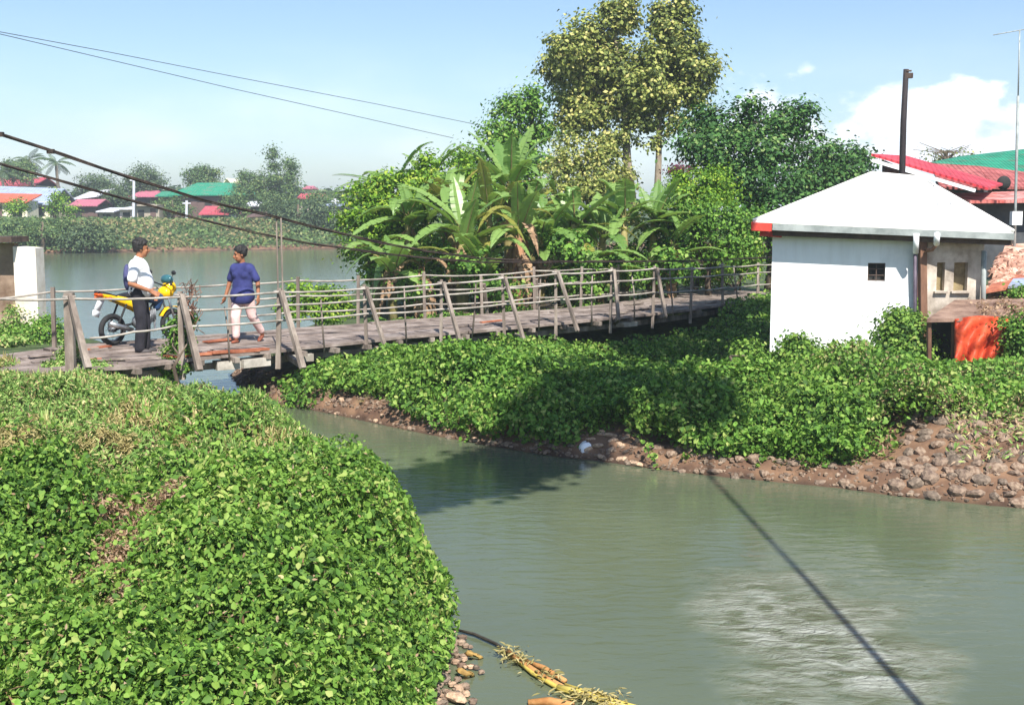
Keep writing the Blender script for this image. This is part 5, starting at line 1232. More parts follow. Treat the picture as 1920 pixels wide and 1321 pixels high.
def right_houses():
    # gable end faces the camera: right slope visible, running away from us
    a = gy(1634, 288, 26); b = gy(1852, 352, 25.2); back = Vector((1.6, 6.5, 0))
    a2 = gy(1700, 292, 31); b2 = gy(1880, 344, 29.5)
    m = MB(); prism(m, [a, b, b2, a2], (0, 0, -.05)); m.build('roof', R_RED, hr)
    m = MB(); d = (b - a).normalized(); m.beam(a + Vector((0, -.06, -.14)), a + d * 2.15 + Vector((0, -.06, -.14)), .05, .07); m.build('bargeboard', WHITE, hr)
    m = MB(); c = gy(1660, 292, 26.3); e = gy(1790, 352, 25.9)
    prism(m, [c + Vector((0, 0, -.1)), e + Vector((0, 0, -.1)), Vector((e.x, e.y, .8)), Vector((c.x, c.y, .8))], (0, .2, 0)); m.build('gable_wall', noise_mat('brown_gable_wall', hx('4b3634'), hx('6f5350'), 2, .9, .2), hr)
right_houses()
h2 = empty('rusty_roofed_house', (13, 30, ground_at(13, 30)), 'house with rusty red roofs and a dark dish on it at the right edge', 'house')
m = MB(); prism(m, [gy(1762, 350, 31), gy(1860, 352, 30), gy(1835, 311, 34), gy(1745, 306, 35)], (0, 0, -.06)); prism(m, [gy(1835, 311, 34), gy(1980, 330, 34), gy(1990, 352, 31), gy(1860, 350, 30.9)], (0, 0, -.06)); m.build('roof', R_RUST, h2)
m = MB(); prism(m, [gy(1786, 362, 27), gy(1990, 356, 27), gy(1990, 374, 25.4), gy(1816, 376, 25.4)], (0, 0, -.06)); m.build('awning_roof', R_PALERED, h2)
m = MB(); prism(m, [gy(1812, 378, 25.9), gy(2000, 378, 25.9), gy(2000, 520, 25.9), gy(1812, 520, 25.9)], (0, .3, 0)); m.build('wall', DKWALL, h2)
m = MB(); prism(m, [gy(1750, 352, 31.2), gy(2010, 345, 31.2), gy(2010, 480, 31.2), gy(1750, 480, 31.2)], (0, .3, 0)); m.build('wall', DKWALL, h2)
m = MB(); m.ball(gy(1882, 343, 29.8), (.17, .12, .17), nu=14, nv=8); m.build('vent_drum', VOID, h2, smooth=True)
h3 = empty('green_roofed_house', (17, 42, ground_at(17, 42)), 'large house with a green sheet roof behind the rusty roofs', 'house')
m = MB(); prism(m, [gy(1740, 305, 41), gy(2000, 330, 38), gy(2020, 268, 46), gy(1800, 293, 46)], (0, 0, -.08)); m.build('roof', R_GREEN, h3)
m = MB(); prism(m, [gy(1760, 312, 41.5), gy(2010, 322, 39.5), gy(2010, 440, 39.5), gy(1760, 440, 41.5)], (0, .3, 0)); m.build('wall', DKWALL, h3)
pole = empty('utility_pole', gpt(1690, 24.5), 'dark leaning utility pole behind the ridge of the white roof', 'utility pole')
m = MB(); t = gy(1699, 130, 24.5); m.tube([gpt(1688, 24.5), gy(1694, 230, 24.5), t], [.07, .06, .052], 9); m.build('pole', noise_mat('tarred_pole', hx('1e1a1c'), hx('383234'), 4, .8, .3, stretch=(1, 1, .3)), pole, smooth=True)
m = MB(); m.box(gy(1703, 142, 24.5), (.16, .10, .10)); m.tube([gy(1700, 133, 24.45), gy(1709, 133, 24.45)], .018, 6); m.build('insulator_bracket', DARKM, pole)
ant = empty('antenna_mast', gpt(1905, 25.0), 'thin antenna mast with a white meter box low down, at the right edge', 'antenna mast')
m = MB(); m.tube([gpt(1903, 24.8), gy(1906, 300, 24.8), gy(1909, 180, 24.8)], .028, 7); m.tube([gy(1909, 180, 24.8), gy(1912, 56, 24.8)], .014, 6); m.build('mast', GREYM, ant, smooth=True)
m = MB(); m.tube([gy(1862, 66, 24.8), gy(1912, 57, 24.8), gy(1940, 52, 24.8)], .010, 5)
for q in (1872, 1888, 1900, 1925): m.tube([gy(q, 64 - (q - 1862) * .18, 24.5), gy(q, 64 - (q - 1862) * .18, 25.1)], .006, 4)
m.build('aerial', GREYM, ant); m = MB(); m.box(gy(1905, 409, 24.6), (.20, .14, .27)); m.build('meter_box', WHITE, ant)
bare = tree('sparse_tree', 'sparse half-bare tree above the rusty roof', 'tree', gpt(1775, 48), [(1775, 288, 34, 12, 48, .35), (1745, 292, 20, 10, 48, .35), (1810, 292, 20, 8, 48, .3)],
            L_OLIVE, .16, dens=.5, per=10, cr=.4, trunk=[gy(1775, 320, 48), gy(1778, 295, 48)], tr=.08)
m = MB(); rr = random.Random(6)
for k in range(14): m.tube([gy(1776, 300, 48), gy(1776 + rr.uniform(-30, 30), 286, 48), gy(1776 + rr.uniform(-64, 64), rr.uniform(262, 290), 48)], [.03, .02, .01], 4)
m.build('twigs', BARK, bare)

# yard right of the pump house: rubble slope, tin lean-to, orange tarpaulin
def heap(name, label, cat, P, r, mat, seed, n=60, kind=None):
    rr = random.Random(seed); m = MB()
    for k in range(n):
        a, b = rr.random(), rr.random(); x = P[0].lerp(P[1], a); y = P[2].lerp(P[3], a); c = x.lerp(y, b)
        m.ball(c, (rr.uniform(.5, 1) * r, rr.uniform(.5, 1) * r, rr.uniform(.3, .7) * r), R=Matrix.Rotation(rr.uniform(0, 3), 3, 'Z'), nu=7, nv=4, noise=.25, rng=rr)
    return tag(m.build(name, mat), label, cat, None, kind)
RUB = noise_mat('pink_rubble', hx('8c6a5a'), hx('e0c0ac'), 6, .9, .5, c3=hx('b88c78'))
REDEARTH = noise_mat('red_earth_tile', hx('8c4434'), hx('c88468'), 5, .9, .5)
bk = MB(); prism(bk, [gy(1850, 560, 21.2), gy(1990, 550, 21.2), gy(1990, 452, 25), gy(1885, 458, 25)], (0, .4, -1.2)); tag(bk.build('rubble_slope', RUB), 'pale rubble-strewn earth slope right of the annex wall', 'earth slope')
heap('rubble', 'broken pale stones on the earth slope by the annex', None, [gy(1880, 480, 24), gy(1930, 470, 24), gy(1850, 545, 21.3), gy(1930, 535, 21.3)], .16, RUB, 3, 110, 'stuff')
m = MB(); prism(m, [gy(1846, 545, 20.6), gy(1990, 520, 20.6), gy(1990, 496, 22.3), gy(1872, 520, 22.3)], (0, 0, -.05)); lt = tag(m.build('tin_sheet', REDEARTH), 'flat rusty red roofing sheet lying on the slope', 'roofing sheet')
m = MB(); prism(m, [gy(1890, 536, 20.4), gy(1990, 528, 20.4), gy(1990, 516, 21), gy(1900, 522, 21)], (0, 0, -.04)); tag(m.build('tin_sheet', P_BLUE), 'blue-grey roofing sheet over the red one at the right edge', 'roofing sheet')
shed = empty('shack', (7.9, 18.6, .7), 'low brown tin-roofed shack overgrown with dry vines, right of the house', 'shack')
SHT = noise_mat('brown_tin', hx('5e463c'), hx('9a8070'), 3, .8, .4)
m = MB(); prism(m, [gy(1738, 598, 17.9), gy(2000, 592, 17.9), gy(2000, 558, 19.3), gy(1790, 562, 19.3)], (0, 0, -.05)); m.build('roof', SHT, shed)
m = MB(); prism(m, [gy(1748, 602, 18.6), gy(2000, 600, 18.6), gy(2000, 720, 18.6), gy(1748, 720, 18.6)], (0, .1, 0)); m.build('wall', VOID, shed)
m = MB(); m.tube([gy(1742, 600, 18), gy(1742, 690, 18)], .035, 6); m.build('post', BROWN, shed); m = MB(); m.tube([gy(1788, 600, 18), gy(1786, 690, 18)], .03, 6); m.build('post', BROWN, shed)
def tarp():
    nx, ny = 22, 18; V = []; rr = np.random.default_rng(3)
    for j in range(ny):
        for i in range(nx):
            a, b = i / (nx - 1), j / (ny - 1)
            px = 1790 + a * (104 - 18 * b) ; py = 598 + b * 86 - 6 * math.sin(a * 3)
            d = .10 * math.sin(a * 17 + b * 5) * (.4 + b) + .05 * math.sin(b * 13 + a * 9) + rr.normal() * .012
            V.append(tuple(gy(px, py, 17.85 - .25 * b + d)))
    m = MB(); m.add(V, [(j * nx + i, j * nx + i + 1, (j + 1) * nx + i + 1, (j + 1) * nx + i) for j in range(ny - 1) for i in range(nx - 1)])
    o = m.build('tarpaulin', noise_mat('orange_tarp', hx('98321c'), hx('d85a38'), 3.5, .5, .4), None, smooth=True)
    s = o.modifiers.new('thick', 'SOLIDIFY'); s.thickness = .006
    tag(o, 'crumpled orange-red tarpaulin hung over the shack front', 'tarpaulin')
tarp()
tree('vine_clump', 'dry brownish vines sprawling over the shack roof', 'vines', gy(1880, 690, 18.2), [(1870, 575, 60, 12, 18.8, .6), (1915, 590, 40, 18, 18.0, .7), (1850, 590, 40, 10, 18.3, .5)], [L_DRY], .07, dens=.7, per=20, cr=.16, trunk=.1, tr=.02)
tree('vine_clump', 'green vines spilling over the shack at the picture\'s right edge', 'vines', gy(1900, 700, 17.6), [(1905, 640, 36, 34, 17.5, .8), (1925, 600, 26, 26, 17.5, .7), (1895, 610, 20, 14, 17.6, .5), (1910, 545, 30, 12, 20)], L_MID, .08, dens=.9, per=22, cr=.16, trunk=.1, tr=.02)
tree('weed_clump', 'low green and dry weeds in front of the orange tarpaulin', 'weeds', gy(1820, 720, 16.8), [(1780, 712, 50, 14, 17), (1850, 716, 60, 12, 17), (1910, 706, 40, 16, 17), (1830, 735, 80, 12, 16.5)], L_GRASS, .07, dens=.8, per=22, cr=.14, trunk=.1, tr=.02)

# ------------------------------------------------------------------ pillar and wall stub at the left
pw = empty('gate_pillar', gpt(46, 22.5), 'white concrete pillar beside the river at left', 'pillar')
m = MB(); a, b = gy(24, 462, 22.4), gy(66, 462, 22.4); zb = .3
m.hexa([(a.x, 22.4, zb), (b.x, 22.4, zb), (b.x, 22.8, zb), (a.x, 22.8, zb), (a.x, 22.4, a.z), (b.x, 22.4, a.z - .03), (b.x, 22.8, a.z - .03), (a.x, 22.8, a.z)]); m.build('shaft', noise_mat('weathered_white_concrete', hx('c9bba8'), hx('efe9df'), 2, .85, .3), pw)
wl = MB(); a = gy(-160, 456, 22.6); b = gy(26, 456, 22.6); wl.box(((a.x + b.x) / 2, 22.7, (a.z + .2) / 2), (b.x - a.x, .2, a.z - .2)); tag(wl.build('yard_wall', noise_mat('stained_brown_wall', hx('6b5646'), hx('b09a86'), 1.6, .95, .4)), 'stained brown wall running left from the white pillar', 'wall')
ro = MB(); ro.box((gy(-40, 447, 22.6).x, 22.5, gy(-40, 448, 22.6).z), (gy(42, 447, 22.6).x - gy(-122, 447, 22.6).x, .8, .10)); tag(ro.build('roof_slab', DARKM), 'dark eroded slab on top of the brown wall', 'slab')
tree('weed_clump', 'weeds at the foot of the white pillar', 'weeds', gpt(70, 21.8), [(60, 625, 70, 20, 21.5), (0, 630, 50, 20, 21.5), (110, 628, 40, 18, 21.8), (85, 605, 26, 14, 22.2)], L_MID, .09, dens=1, per=24, cr=.18, trunk=.1, tr=.02)
tree('weed_clump', 'brown and green weeds between the path and the brown wall', 'weeds', gpt(10, 21.4), [(15, 640, 40, 12, 20.8), (-30, 620, 40, 30, 21.3), (25, 600, 14, 30, 22.2)], L_GRASS, .08, dens=.8, per=22, cr=.16, trunk=.1, tr=.02)

# ------------------------------------------------------------------ unseen tree at right, crown shaped to lay its long shadow over the creek
def shade_tree():
    base = Vector((2.5, 2.6, 0)); k = 1 / math.tan(el); lx, ly = -math.sin(az) * k, -math.cos(az) * k   # shadow offset per metre of height
    S = lambda x, y, z: Vector((x - lx * z, y - ly * z, z))
    root = empty('shade_tree', base, 'tall unseen tree beside the viewpoint, crown shaped for the shadow across the creek', 'tree')
    m = MB(); top = S(2.1, 16.4, 10.5); m.tube([base - Vector((0, 0, .5)), base.lerp(top, .5) + Vector((.08, 0, 0)), top], [.032, .030, .028], 10)
    limbs = [S(SHADE[k][0], SHADE[k][1], 10.4) for k in (0, 3, 6, 8, 10, 12, 13, 14)]
    for l in limbs: m.tube([top, top.lerp(l, .5) + Vector((0, 0, .3)), l], [.05, .04, .02], 6)
    m.build('trunk', BARK, root, smooth=True)
    Cs, Ns, Ss = [], [], []
    for (x, y, z, rx, ry, rz, n) in SHADE:
        C, N, Q = clumps(S(x, y, z), (rx, ry, rz), int(n * 2.4), 30, .34, .21); Cs.append(C); Ns.append(N); Ss.append(Q)
    leaves_obj('crown', [(np.concatenate(Cs), np.concatenate(Ns), np.concatenate(Ss), 0)], [L_MID], root, off=base, kind=4)
SHADE = []
for (a_, b_, z_, r_, n_) in ((765, 922, 0, .42, 45), (830, 905, 0, .46, 50), (890, 890, 0, .48, 55), (950, 872, 0, .50, 60), (995, 855, 0, .42, 60), (1018, 815, .35, .34, 50), (1062, 762, .6, .42, 70), (1110, 725, .65, .55, 90), (1155, 690, .65, .65, 95),
                             (1190, 655, .6, .75, 105), (1245, 630, .6, .80, 105), (1305, 615, .55, .85, 105), (1365, 603, .55, .85, 100), (1270, 745, .6, .30, 36), (1285, 790, .4, .22, 26), (1215, 690, .65, .5, 60)):
    q_ = gz(a_, b_, z_); k_ = 1 / math.tan(el)     # where that ray of the sun would meet the water plane
    SHADE.append((q_.x - math.sin(az) * k_ * z_, q_.y - math.cos(az) * k_ * z_, 10.4, r_, r_ * .9, .5, n_))
shade_tree()
# ------------------------------------------------------------------ stones along the banks
STONE = [noise_mat('stone_a', hx('5c4c42'), hx('94806e'), 5, .9, .5), noise_mat('stone_b', hx('665042'), hx('a08c78'), 5, .9, .5), noise_mat('stone_c', hx('52463c'), hx('8c7c6c'), 5, .9, .5)]
PALE = noise_mat('pale_stone', hx('8e7460'), hx('cdb092'), 6, .9, .4)
def stone_proto(k, mat, flat):
    rr = random.Random(100 + k); b = bmesh.new(); bmesh.ops.create_icosphere(b, subdivisions=2, radius=.5)
    sx, sy, sz = rr.uniform(.85, 1.15), rr.uniform(.6, .85), rr.uniform(.38, .6) * flat
    for v in b.verts:
        q = v.co; f = 1 + .16 * (float(vnoise(q.x * 2.5 + k * 7, q.y * 2.5 + q.z * 3)) - .5) * 2 + rr.uniform(-.03, .03)
        v.co = Vector((q.x * sx, q.y * sy, q.z * sz)) * f
    for j in range(9):                            # broken faces
        n = Vector((rr.gauss(0, 1), rr.gauss(0, 1), rr.gauss(0, .8))).normalized(); d = rr.uniform(.30, .40) * (1 - .45 * abs(n.z))
        for v in b.verts:
            e = v.co.dot(n) - d
            if e > 0: v.co -= n * e * .92
    me = bpy.data.meshes.new('rock'); b.to_mesh(me); b.free(); me.materials.append(mat)
    return me
PROTO = [stone_proto(k, STONE[k % 3], 1.0) for k in range(9)]; PPALE = [stone_proto(20 + k, PALE, .9) for k in range(3)]
TONE = {0: 'grey-brown', 1: 'reddish', 2: 'dark grey'}
def rock(loc, s, label, group, protos=PROTO, rr=random, sink=.1, tilt=.3):
    pr = rr.choice(protos); tone = TONE[PROTO.index(pr) % 3] if pr in PROTO else 'pale'
    if '%' in label: label = label % ((('broad' if s > .31 else 'middling' if s > .2 else 'small') + ' ' + tone))
    o = bpy.data.objects.new('rock', pr); COL.objects.link(o)
    o.location = (loc[0], loc[1], loc[2] - s * sink); o.scale = (s * rr.uniform(.85, 1.2), s * rr.uniform(.85, 1.15), s * rr.uniform(.8, 1.2))
    o.rotation_euler = (rr.uniform(-tilt, tilt), rr.uniform(-tilt, tilt), rr.uniform(-.5, .5))
    return tag(o, label, 'rock', group)
def rocks():
    rr = random.Random(12)
    # loose stone bank at the right: rough courses climbing the slope
    COURSE = ['at the waterline', 'in second course', 'in third course', 'in fourth course', 'in fifth course', 'in sixth course', 'in seventh course', 'in eighth course', 'in ninth course', 'in tenth course', 'near the top', 'in top course', 'at the weedy crest']
    for row in range(13):
        t = row / 12; px = 1680 + 30 * t + rr.uniform(0, 12)
        while px < 1940:
            s = rr.uniform(.15, .29) * (1 - .1 * t)
            p0 = gz(px, 0 + interp([(1560, 913), (1700, 932), (1920, 953), (1990, 960)], px)); y = p0.y + .10 + t * 1.75 + rr.uniform(-.05, .05); x = p0.x * y / p0.y + rr.uniform(-.03, .03)
            rock((x, y, ground_at(x, y)), s, '%s stone ' + COURSE[row] + ' of stone bank, ' + ('toward the creepers' if px < 1740 else 'left of its middle' if px < 1800 else 'right of its middle' if px < 1860 else 'at picture edge'), 'stones of the bank at the right', rr=rr, sink=.05)
            px += s * FP / y * rr.uniform(.72, .86)
    # the row of stones at the foot below the creepers
    for row in range(3):
        px = 1230.0
        while px < 1700:
            s = rr.uniform(.10, .24); p0 = gz(px, interp([(1220, 878), (1330, 891), (1560, 913), (1700, 932)], px)); y = p0.y + .06 + row * .19 + rr.uniform(-.05, .05); x = p0.x * y / p0.y
            if rr.random() < .85: rock((x, y, ground_at(x, y)), s, '%s stone below the creepers ' + ['at the waterline', 'just above the waterline', 'against the leaves'][row] + (', left of the forked branch' if px < 1600 else ', right of the forked branch'), 'stones under the creepers', rr=rr)
            px += s * FP / y * rr.uniform(.9, 1.8)
    for k in range(22):
        px = rr.uniform(1100, 1210); p0 = gz(px, interp([(1050, 857), (1110, 862), (1220, 878)], px)); y = p0.y + rr.uniform(.03, .75); x = p0.x * y / p0.y
        rock((x, y, ground_at(x, y)), rr.uniform(.09, .22), '%s sunlit stone of the little scree, ' + ('beside the white bag' if px < 1135 else 'in its middle' if px < 1175 else 'by the creepers') + (', low' if y < p0.y + .35 else ', high'), 'pale scree stones', PPALE, rr)
    for k in range(44):
        px = rr.uniform(435, 1080); p0 = gz(px, interp([(p[0], p[1]) for p in [(432, 703), (466, 742), (500, 757), (640, 779), (740, 801), (850, 823), (950, 841), (1110, 862)]], px)); y = p0.y + rr.uniform(.02, .35); x = p0.x * y / p0.y
        rock((x, y, ground_at(x, y)), rr.uniform(.07, .2), '%s stone along the waterline of the bridge bank, ' + ('by the creek mouth' if px < 500 else 'past the creek mouth' if px < 610 else 'below the mid span' if px < 720 else 'right of mid span' if px < 860 else 'near the shaded part'), 'stones along the footbridge bank', PROTO + PPALE, rr)
    # near right-bottom corner of the near bank
    for (px, py, s, lb) in ((835, 1215, .16, 'brown stone under the leaves where the floating debris meets the bank'), (828, 1268, .17, 'round purplish stone at the foot of the near bank'),
                            (858, 1305, .14, 'pale oblong stone lowest at the foot of the near bank'), (812, 1296, .15, 'half-buried grey stone beside the purplish one'), (800, 1318, .16, 'stone at the bottom edge of the picture'),
                            (845, 1183, .09, 'small pale stone at the tip of the near bank')):
        p = gz(px, py, .04); rock((p.x, p.y, .03), s, lb, None, PPALE if 'pale' in lb else PROTO, rr, 0)
rocks()
def pebbles():
    m = MB(); rr = random.Random(31)
    def one(x, y, s): m.ball((x, y, ground_at_fast(x, y) + s * .1), (s, s * rr.uniform(.6, 1), s * .55), R=Matrix.Rotation(rr.uniform(0, 3), 3, 'Z'), nu=6, nv=3, mi=rr.choice((0, 1, 1, 2)), noise=.15, rng=rr)
    xs, ys, ss = [], [], []
    S = RIGHT_SHORE
    for i in range(len(S) - 1):
        a, b = Vector(S[i]), Vector(S[i + 1]); n = int((b - a).length * 150)
        nn = Vector((-(b - a).y, (b - a).x)).normalized()
        for k in range(n):
            p = a.lerp(b, rr.random()) + nn * abs(rr.gauss(.10, .22)); xs.append(p.x); ys.append(p.y); ss.append(rr.choice((.012, .018, .026, .034)) * rr.uniform(.7, 1.3))
    Zs = land(np.array(xs), np.array(ys))
    for x, y, z, s in zip(xs, ys, Zs, ss):
        if z > -.08: m.ball((x, y, z + s * .1), (s, s * rr.uniform(.6, 1), s * .55), R=Matrix.Rotation(rr.uniform(0, 3), 3, 'Z'), nu=5, nv=3, mi=rr.choice((0, 1, 1, 1, 2, 0)), noise=.3, rng=rr)
    for k in range(160):
        p = gz(rr.gauss(825, 30), rr.uniform(1190, 1321), .02); s = rr.uniform(.012, .04); m.ball(p, (s, s, s * .6), nu=6, nv=3, mi=rr.choice((0, 1, 2, 3)), noise=.2, rng=rr)
    tag(m.build('pebbles', STONE + [PALE]), 'pebbles and shingle along the creek waterline', None, None, 'stuff')
pebbles()
# litter, branches, floating debris
m = MB(); c = gz(1099, 850, .05); m.ball(c + Vector((0, .05, .03)), (.085, .06, .10), nu=9, nv=7, noise=.22, rng=random.Random(3)); m.ball(c + Vector((.05, .04, -.01)), (.06, .05, .05), nu=8, nv=5, noise=.25, rng=random.Random(4))
tag(m.build('plastic_bag', noise_mat('white_plastic', hx('e6e8ec'), hx('ffffff'), 3, .35, .1), None, smooth=True), 'crumpled white plastic bag at the waterline by the pale scree', 'bag')
TW = noise_mat('bleached_wood', hx('8d7560'), hx('cdb79c'), 6, .8, .3)
def branch(name, label, P, r, subs, mat=TW):
    m = MB(); m.tube(P, [r * (1 - .7 * i / (len(P) - 1)) for i in range(len(P))], 7)
    for s in subs: m.tube(s, [r * .5, r * .15] if len(s) == 2 else [r * .5, r * .3, r * .12], 5)
    return tag(m.build(name, mat, None, smooth=True), label, 'branch')
branch('dead_branch', 'forked dead branch leaning down to the water before the white house', [gz(1603, 912, 0), gy(1628, 885, 13.9), gy(1648, 868, 14.1)], .022, [[gy(1636, 878, 13.95), gy(1662, 905, 13.8)], [gy(1628, 885, 13.9), gy(1622, 860, 14.0)], [gy(1645, 870, 14.1), gy(1672, 890, 14.0), gy(1690, 915, 13.7)]])
branch('dead_branch', 'thin dry branch hanging from the creepers left of the stone bank', [gy(1700, 835, 14.2), gy(1735, 850, 14.0), gy(1775, 880, 13.8)], .015, [[gy(1735, 850, 14), gy(1745, 880, 13.8)]])
YEL = noise_mat('yellow_bamboo', G(.42, .30, .05), G(.62, .50, .12), 3, .5, .2); ORG = noise_mat('orange_rotten_stem', G(.30, .13, .04), G(.52, .27, .10), 5, .8, .4)
fl = empty('floating_debris', gz(1050, 1275), 'yellow and orange rotting plant stems floating at the bottom of the picture', 'debris')
def stalk(P, r, mat, nm='stalk', z=.02):
    m = MB(); q = [gz(a, b, z) for a, b in P]; m.tube(q, [r * (.5 + .5 * math.sin(math.pi * (i + .6) / (len(q) + .2))) for i in range(len(q))], 7, wob=.15, rng=random.Random(len(P))); m.build(nm, mat, fl, smooth=True)
stalk([(952, 1222), (985, 1246), (1020, 1270), (1055, 1288)], .026, ORG); stalk([(960, 1230), (1000, 1262), (1050, 1290), (1090, 1302)], .016, YEL)
stalk([(1045, 1288), (1090, 1300), (1140, 1314), (1200, 1330)], .030, YEL); stalk([(1060, 1282), (1110, 1300), (1175, 1322)], .014, YEL)
stalk([(990, 1316), (1030, 1314), (1075, 1322)], .028, ORG); stalk([(980, 1236), (1020, 1252), (1060, 1276)], .02, ORG); stalk([(1070, 1310), (1100, 1300), (1130, 1296)], .01, YEL)
stalk([(848, 1178), (890, 1188), (930, 1206), (955, 1222)], .012, noise_mat('dark_wet_stem', hx('1e1c1a'), hx('4a443c'), 5, .6, .3))
Cq, Nq, Sq = [], [], []
for (a, b, n, s) in ((950, 1215, 40, 16), (975, 1235, 50, 18), (1085, 1300, 70, 20), (1120, 1302, 60, 22), (1030, 1262, 40, 20), (1150, 1312, 40, 22)):
    for k in range(n):
        p = gz(a + random.gauss(0, s), b + random.gauss(0, s * .35), .03 + random.random() * .03); Cq.append(tuple(p)); Nq.append((random.gauss(0, .4), random.gauss(0, .4), 1)); Sq.append(random.uniform(.03, .07))
leaves_obj('leaves', [(np.array(Cq), np.array(Nq), np.array(Sq), 0, .35)], [L_STRAW], fl, off=fl.location)
for (a, b, r, lb) in ((888, 1226, .06, 'curled ochre dead leaf in the shallows, farther one'), (872, 1260, .06, 'curled ochre dead leaf in the shallows, nearer one')):
    p = gz(a, b, .03); m = MB(); rr = random.Random(int(a)); m.ring(p, (0.3, .4, 1), r * .8, r * .22, 12, 5)
    m.v = [(v[0] + rr.uniform(-.012, .012), v[1] + rr.uniform(-.012, .012), v[2] + rr.uniform(-.012, .012)) for v in m.v]
    tag(m.build('dead_leaf', noise_mat('ochre_leaf', G(.22, .13, .04), G(.40, .26, .08), 8, .8, .4), None, smooth=True), lb, 'dead leaf')

# ------------------------------------------------------------------ people
SKIN = noise_mat('brown_skin', hx('8a5a40'), hx('a87252'), 3, .55, .05)
HAIR = noise_mat('black_hair', G(.012, .011, .011), G(.03, .027, .026), 20, .55, .5)
def tcap(m, a, b, r0, r1, n=14, k=6, sq=(1, 1)):
    """tapered capsule"""
    a, b = Vector(a), Vector(b); t = (b - a)
    if t.length < 1e-5: t = Vector((0, 0, 1e-3))
    L = t.length; t = t / L; P, R = [], []
    for i in range(k + 1): q = math.pi / 2 * i / k; P.append(a - t * r0 * math.cos(q)); R.append(max(r0 * math.sin(q), 1e-4))
    for i in range(k + 1): q = math.pi / 2 * i / k; P.append(b + t * r1 * math.sin(q)); R.append(max(r1 * math.cos(q), 1e-4))
    m.tube(P, R, n, cap=True)
def remesh(o, vox, smooth=4):
    r = o.modifiers.new('remesh', 'REMESH'); r.mode = 'VOXEL'; r.voxel_size = vox; r.use_smooth_shade = True
    s = o.modifiers.new('smooth', 'SMOOTH'); s.iterations = smooth; s.factor = .5
    return o
def hand(m, w, d, side, curl=.5, scale=1.0, down=Vector((0, 0, -1))):
    """palm from wrist w along d, four fingers of different length and a thumb off the palm's side"""
    w = Vector(w); d = Vector(d).normalized(); s = Vector(side).normalized(); nrm = d.cross(s).normalized()
    m.ball(w + d * .045 * scale, (.001, .001, .001))
    for f in (-.028, -.01, .008, .026): tcap(m, w + s * f * .7, w + d * .085 * scale + s * f, .013, .012)
    for f, L in ((-.030, .060), (-.011, .074), (.009, .080), (.028, .070)):
        a = w + d * .085 * scale + s * f * 1.15; b = a + (d + nrm * curl * .4).normalized() * L * .5; c = b + (d + nrm * curl * 1.3).normalized() * L * .5
        tcap(m, a, b, .0105, .0095, 8, 3); tcap(m, b, c, .0095, .0080, 8, 3)
    a = w + d * .025 * scale - s * (-.030); b = a + (d * .7 + s * .7).normalized() * .035; c = b + (d + s * .2 + nrm * curl * .6).normalized() * .032
    tcap(m, a, b, .013, .011, 8, 3); tcap(m, b, c, .011, .009, 8, 3)
def head(m, c, R, s=1.0):
    """skull, jaw, nose, ears, lips; +X is the face direction of R"""
    def P(x, y, z): return Vector(c) + R @ Vector((x * s, y * s, z * s))
    m.ball(P(-.012, 0, .03), (.098 * s, .078 * s, .105 * s), R=R, nu=18, nv=12)
    m.ball(P(.03, 0, -.035), (.066 * s, .062 * s, .085 * s), R=R, nu=16, nv=10)
    tcap(m, P(.060, 0, -.085), P(.052, 0, -.095), .026 * s, .024 * s)
    tcap(m, P(.090, 0, .022), P(.112, 0, -.018), .010 * s, .017 * s)          # nose
    for y in (-.03, .03): tcap(m, P(.080, y * .6, .040), P(.074, y * 1.3, .040), .012 * s, .012 * s)  # brow
    tcap(m, P(.096, -.018, -.052), P(.096, .018, -.052), .009 * s, .009 * s)   # lips
    for y in (-1, 1):
        m.ball(P(-.012, y * .080, .0), (.020 * s, .010 * s, .032 * s), R=R, nu=8, nv=6)
        m.ball(P(.062, y * .036, -.020), (.028 * s, .024 * s, .026 * s), R=R, nu=10, nv=6)
def eyes(root, c, R, s=1.0):
    def P(x, y, z): return Vector(c) + R @ Vector((x * s, y * s, z * s))
    m = MB()
    for y in (-1, 1): m.ball(P(.083, y * .031, .022), (.010 * s, .013 * s, .008 * s), R=R, nu=10, nv=6)
    m.build('eyes', noise_mat('dark_eye', G(.02, .015, .012), G(.05, .04, .03), 5, .3, 0), root, smooth=True, local=True)
    m = MB()
    for y in (-1, 1): tcap(m, P(.092, y * .018, .045), P(.082, y * .048, .046), .004 * s, .003 * s, 6, 2)
    m.build('eyebrows', HAIR, root, smooth=True, local=True)
def hair_cap(root, c, R, s=1.0, extra=(), rng=3):
    def P(x, y, z): return Vector(c) + R @ Vector((x * s, y * s, z * s))
    m = MB(); rr = random.Random(rng)
    m.ball(P(-.022, 0, .05), (.112 * s, .094 * s, .108 * s), R=R, nu=22, nv=14, noise=.02, rng=rr)
    for k in range(60):
        a, e = rr.uniform(0, 6.28), rr.uniform(.05, 1.5); d = Vector((math.cos(a) * math.cos(e) * .108 - .022, math.sin(a) * math.cos(e) * .09, math.sin(e) * .10 + .055))
        m.ball(P(*d), (.024 * s, .024 * s, .02 * s), R=R, nu=6, nv=4)
    for e in extra: m.ball(P(*e[:3]), tuple(q * s for q in e[3:6]), R=R, nu=12, nv=8)
    # keep the face free: everything in front of the hairline is pulled back
    Ri = R.inverted(); cc = Vector(c)
    for i, v in enumerate(m.v):
        q = Ri @ (Vector(v) - cc) / s
        lim = .055 + .05 * max(0, min(1, (q.z - .075) / .05)) if q.z > .05 else .012 - .1 * max(0, -q.z)
        if q.x > lim: q.x = lim; m.v[i] = tuple(cc + R @ (q * s))
    return remesh(m.build('hair', HAIR, root, local=True), .009, 1)
def RZ(deg, tilt=0): return Matrix.Rotation(math.radians(deg), 3, 'Z') @ Matrix.Rotation(math.radians(tilt), 3, 'Y')

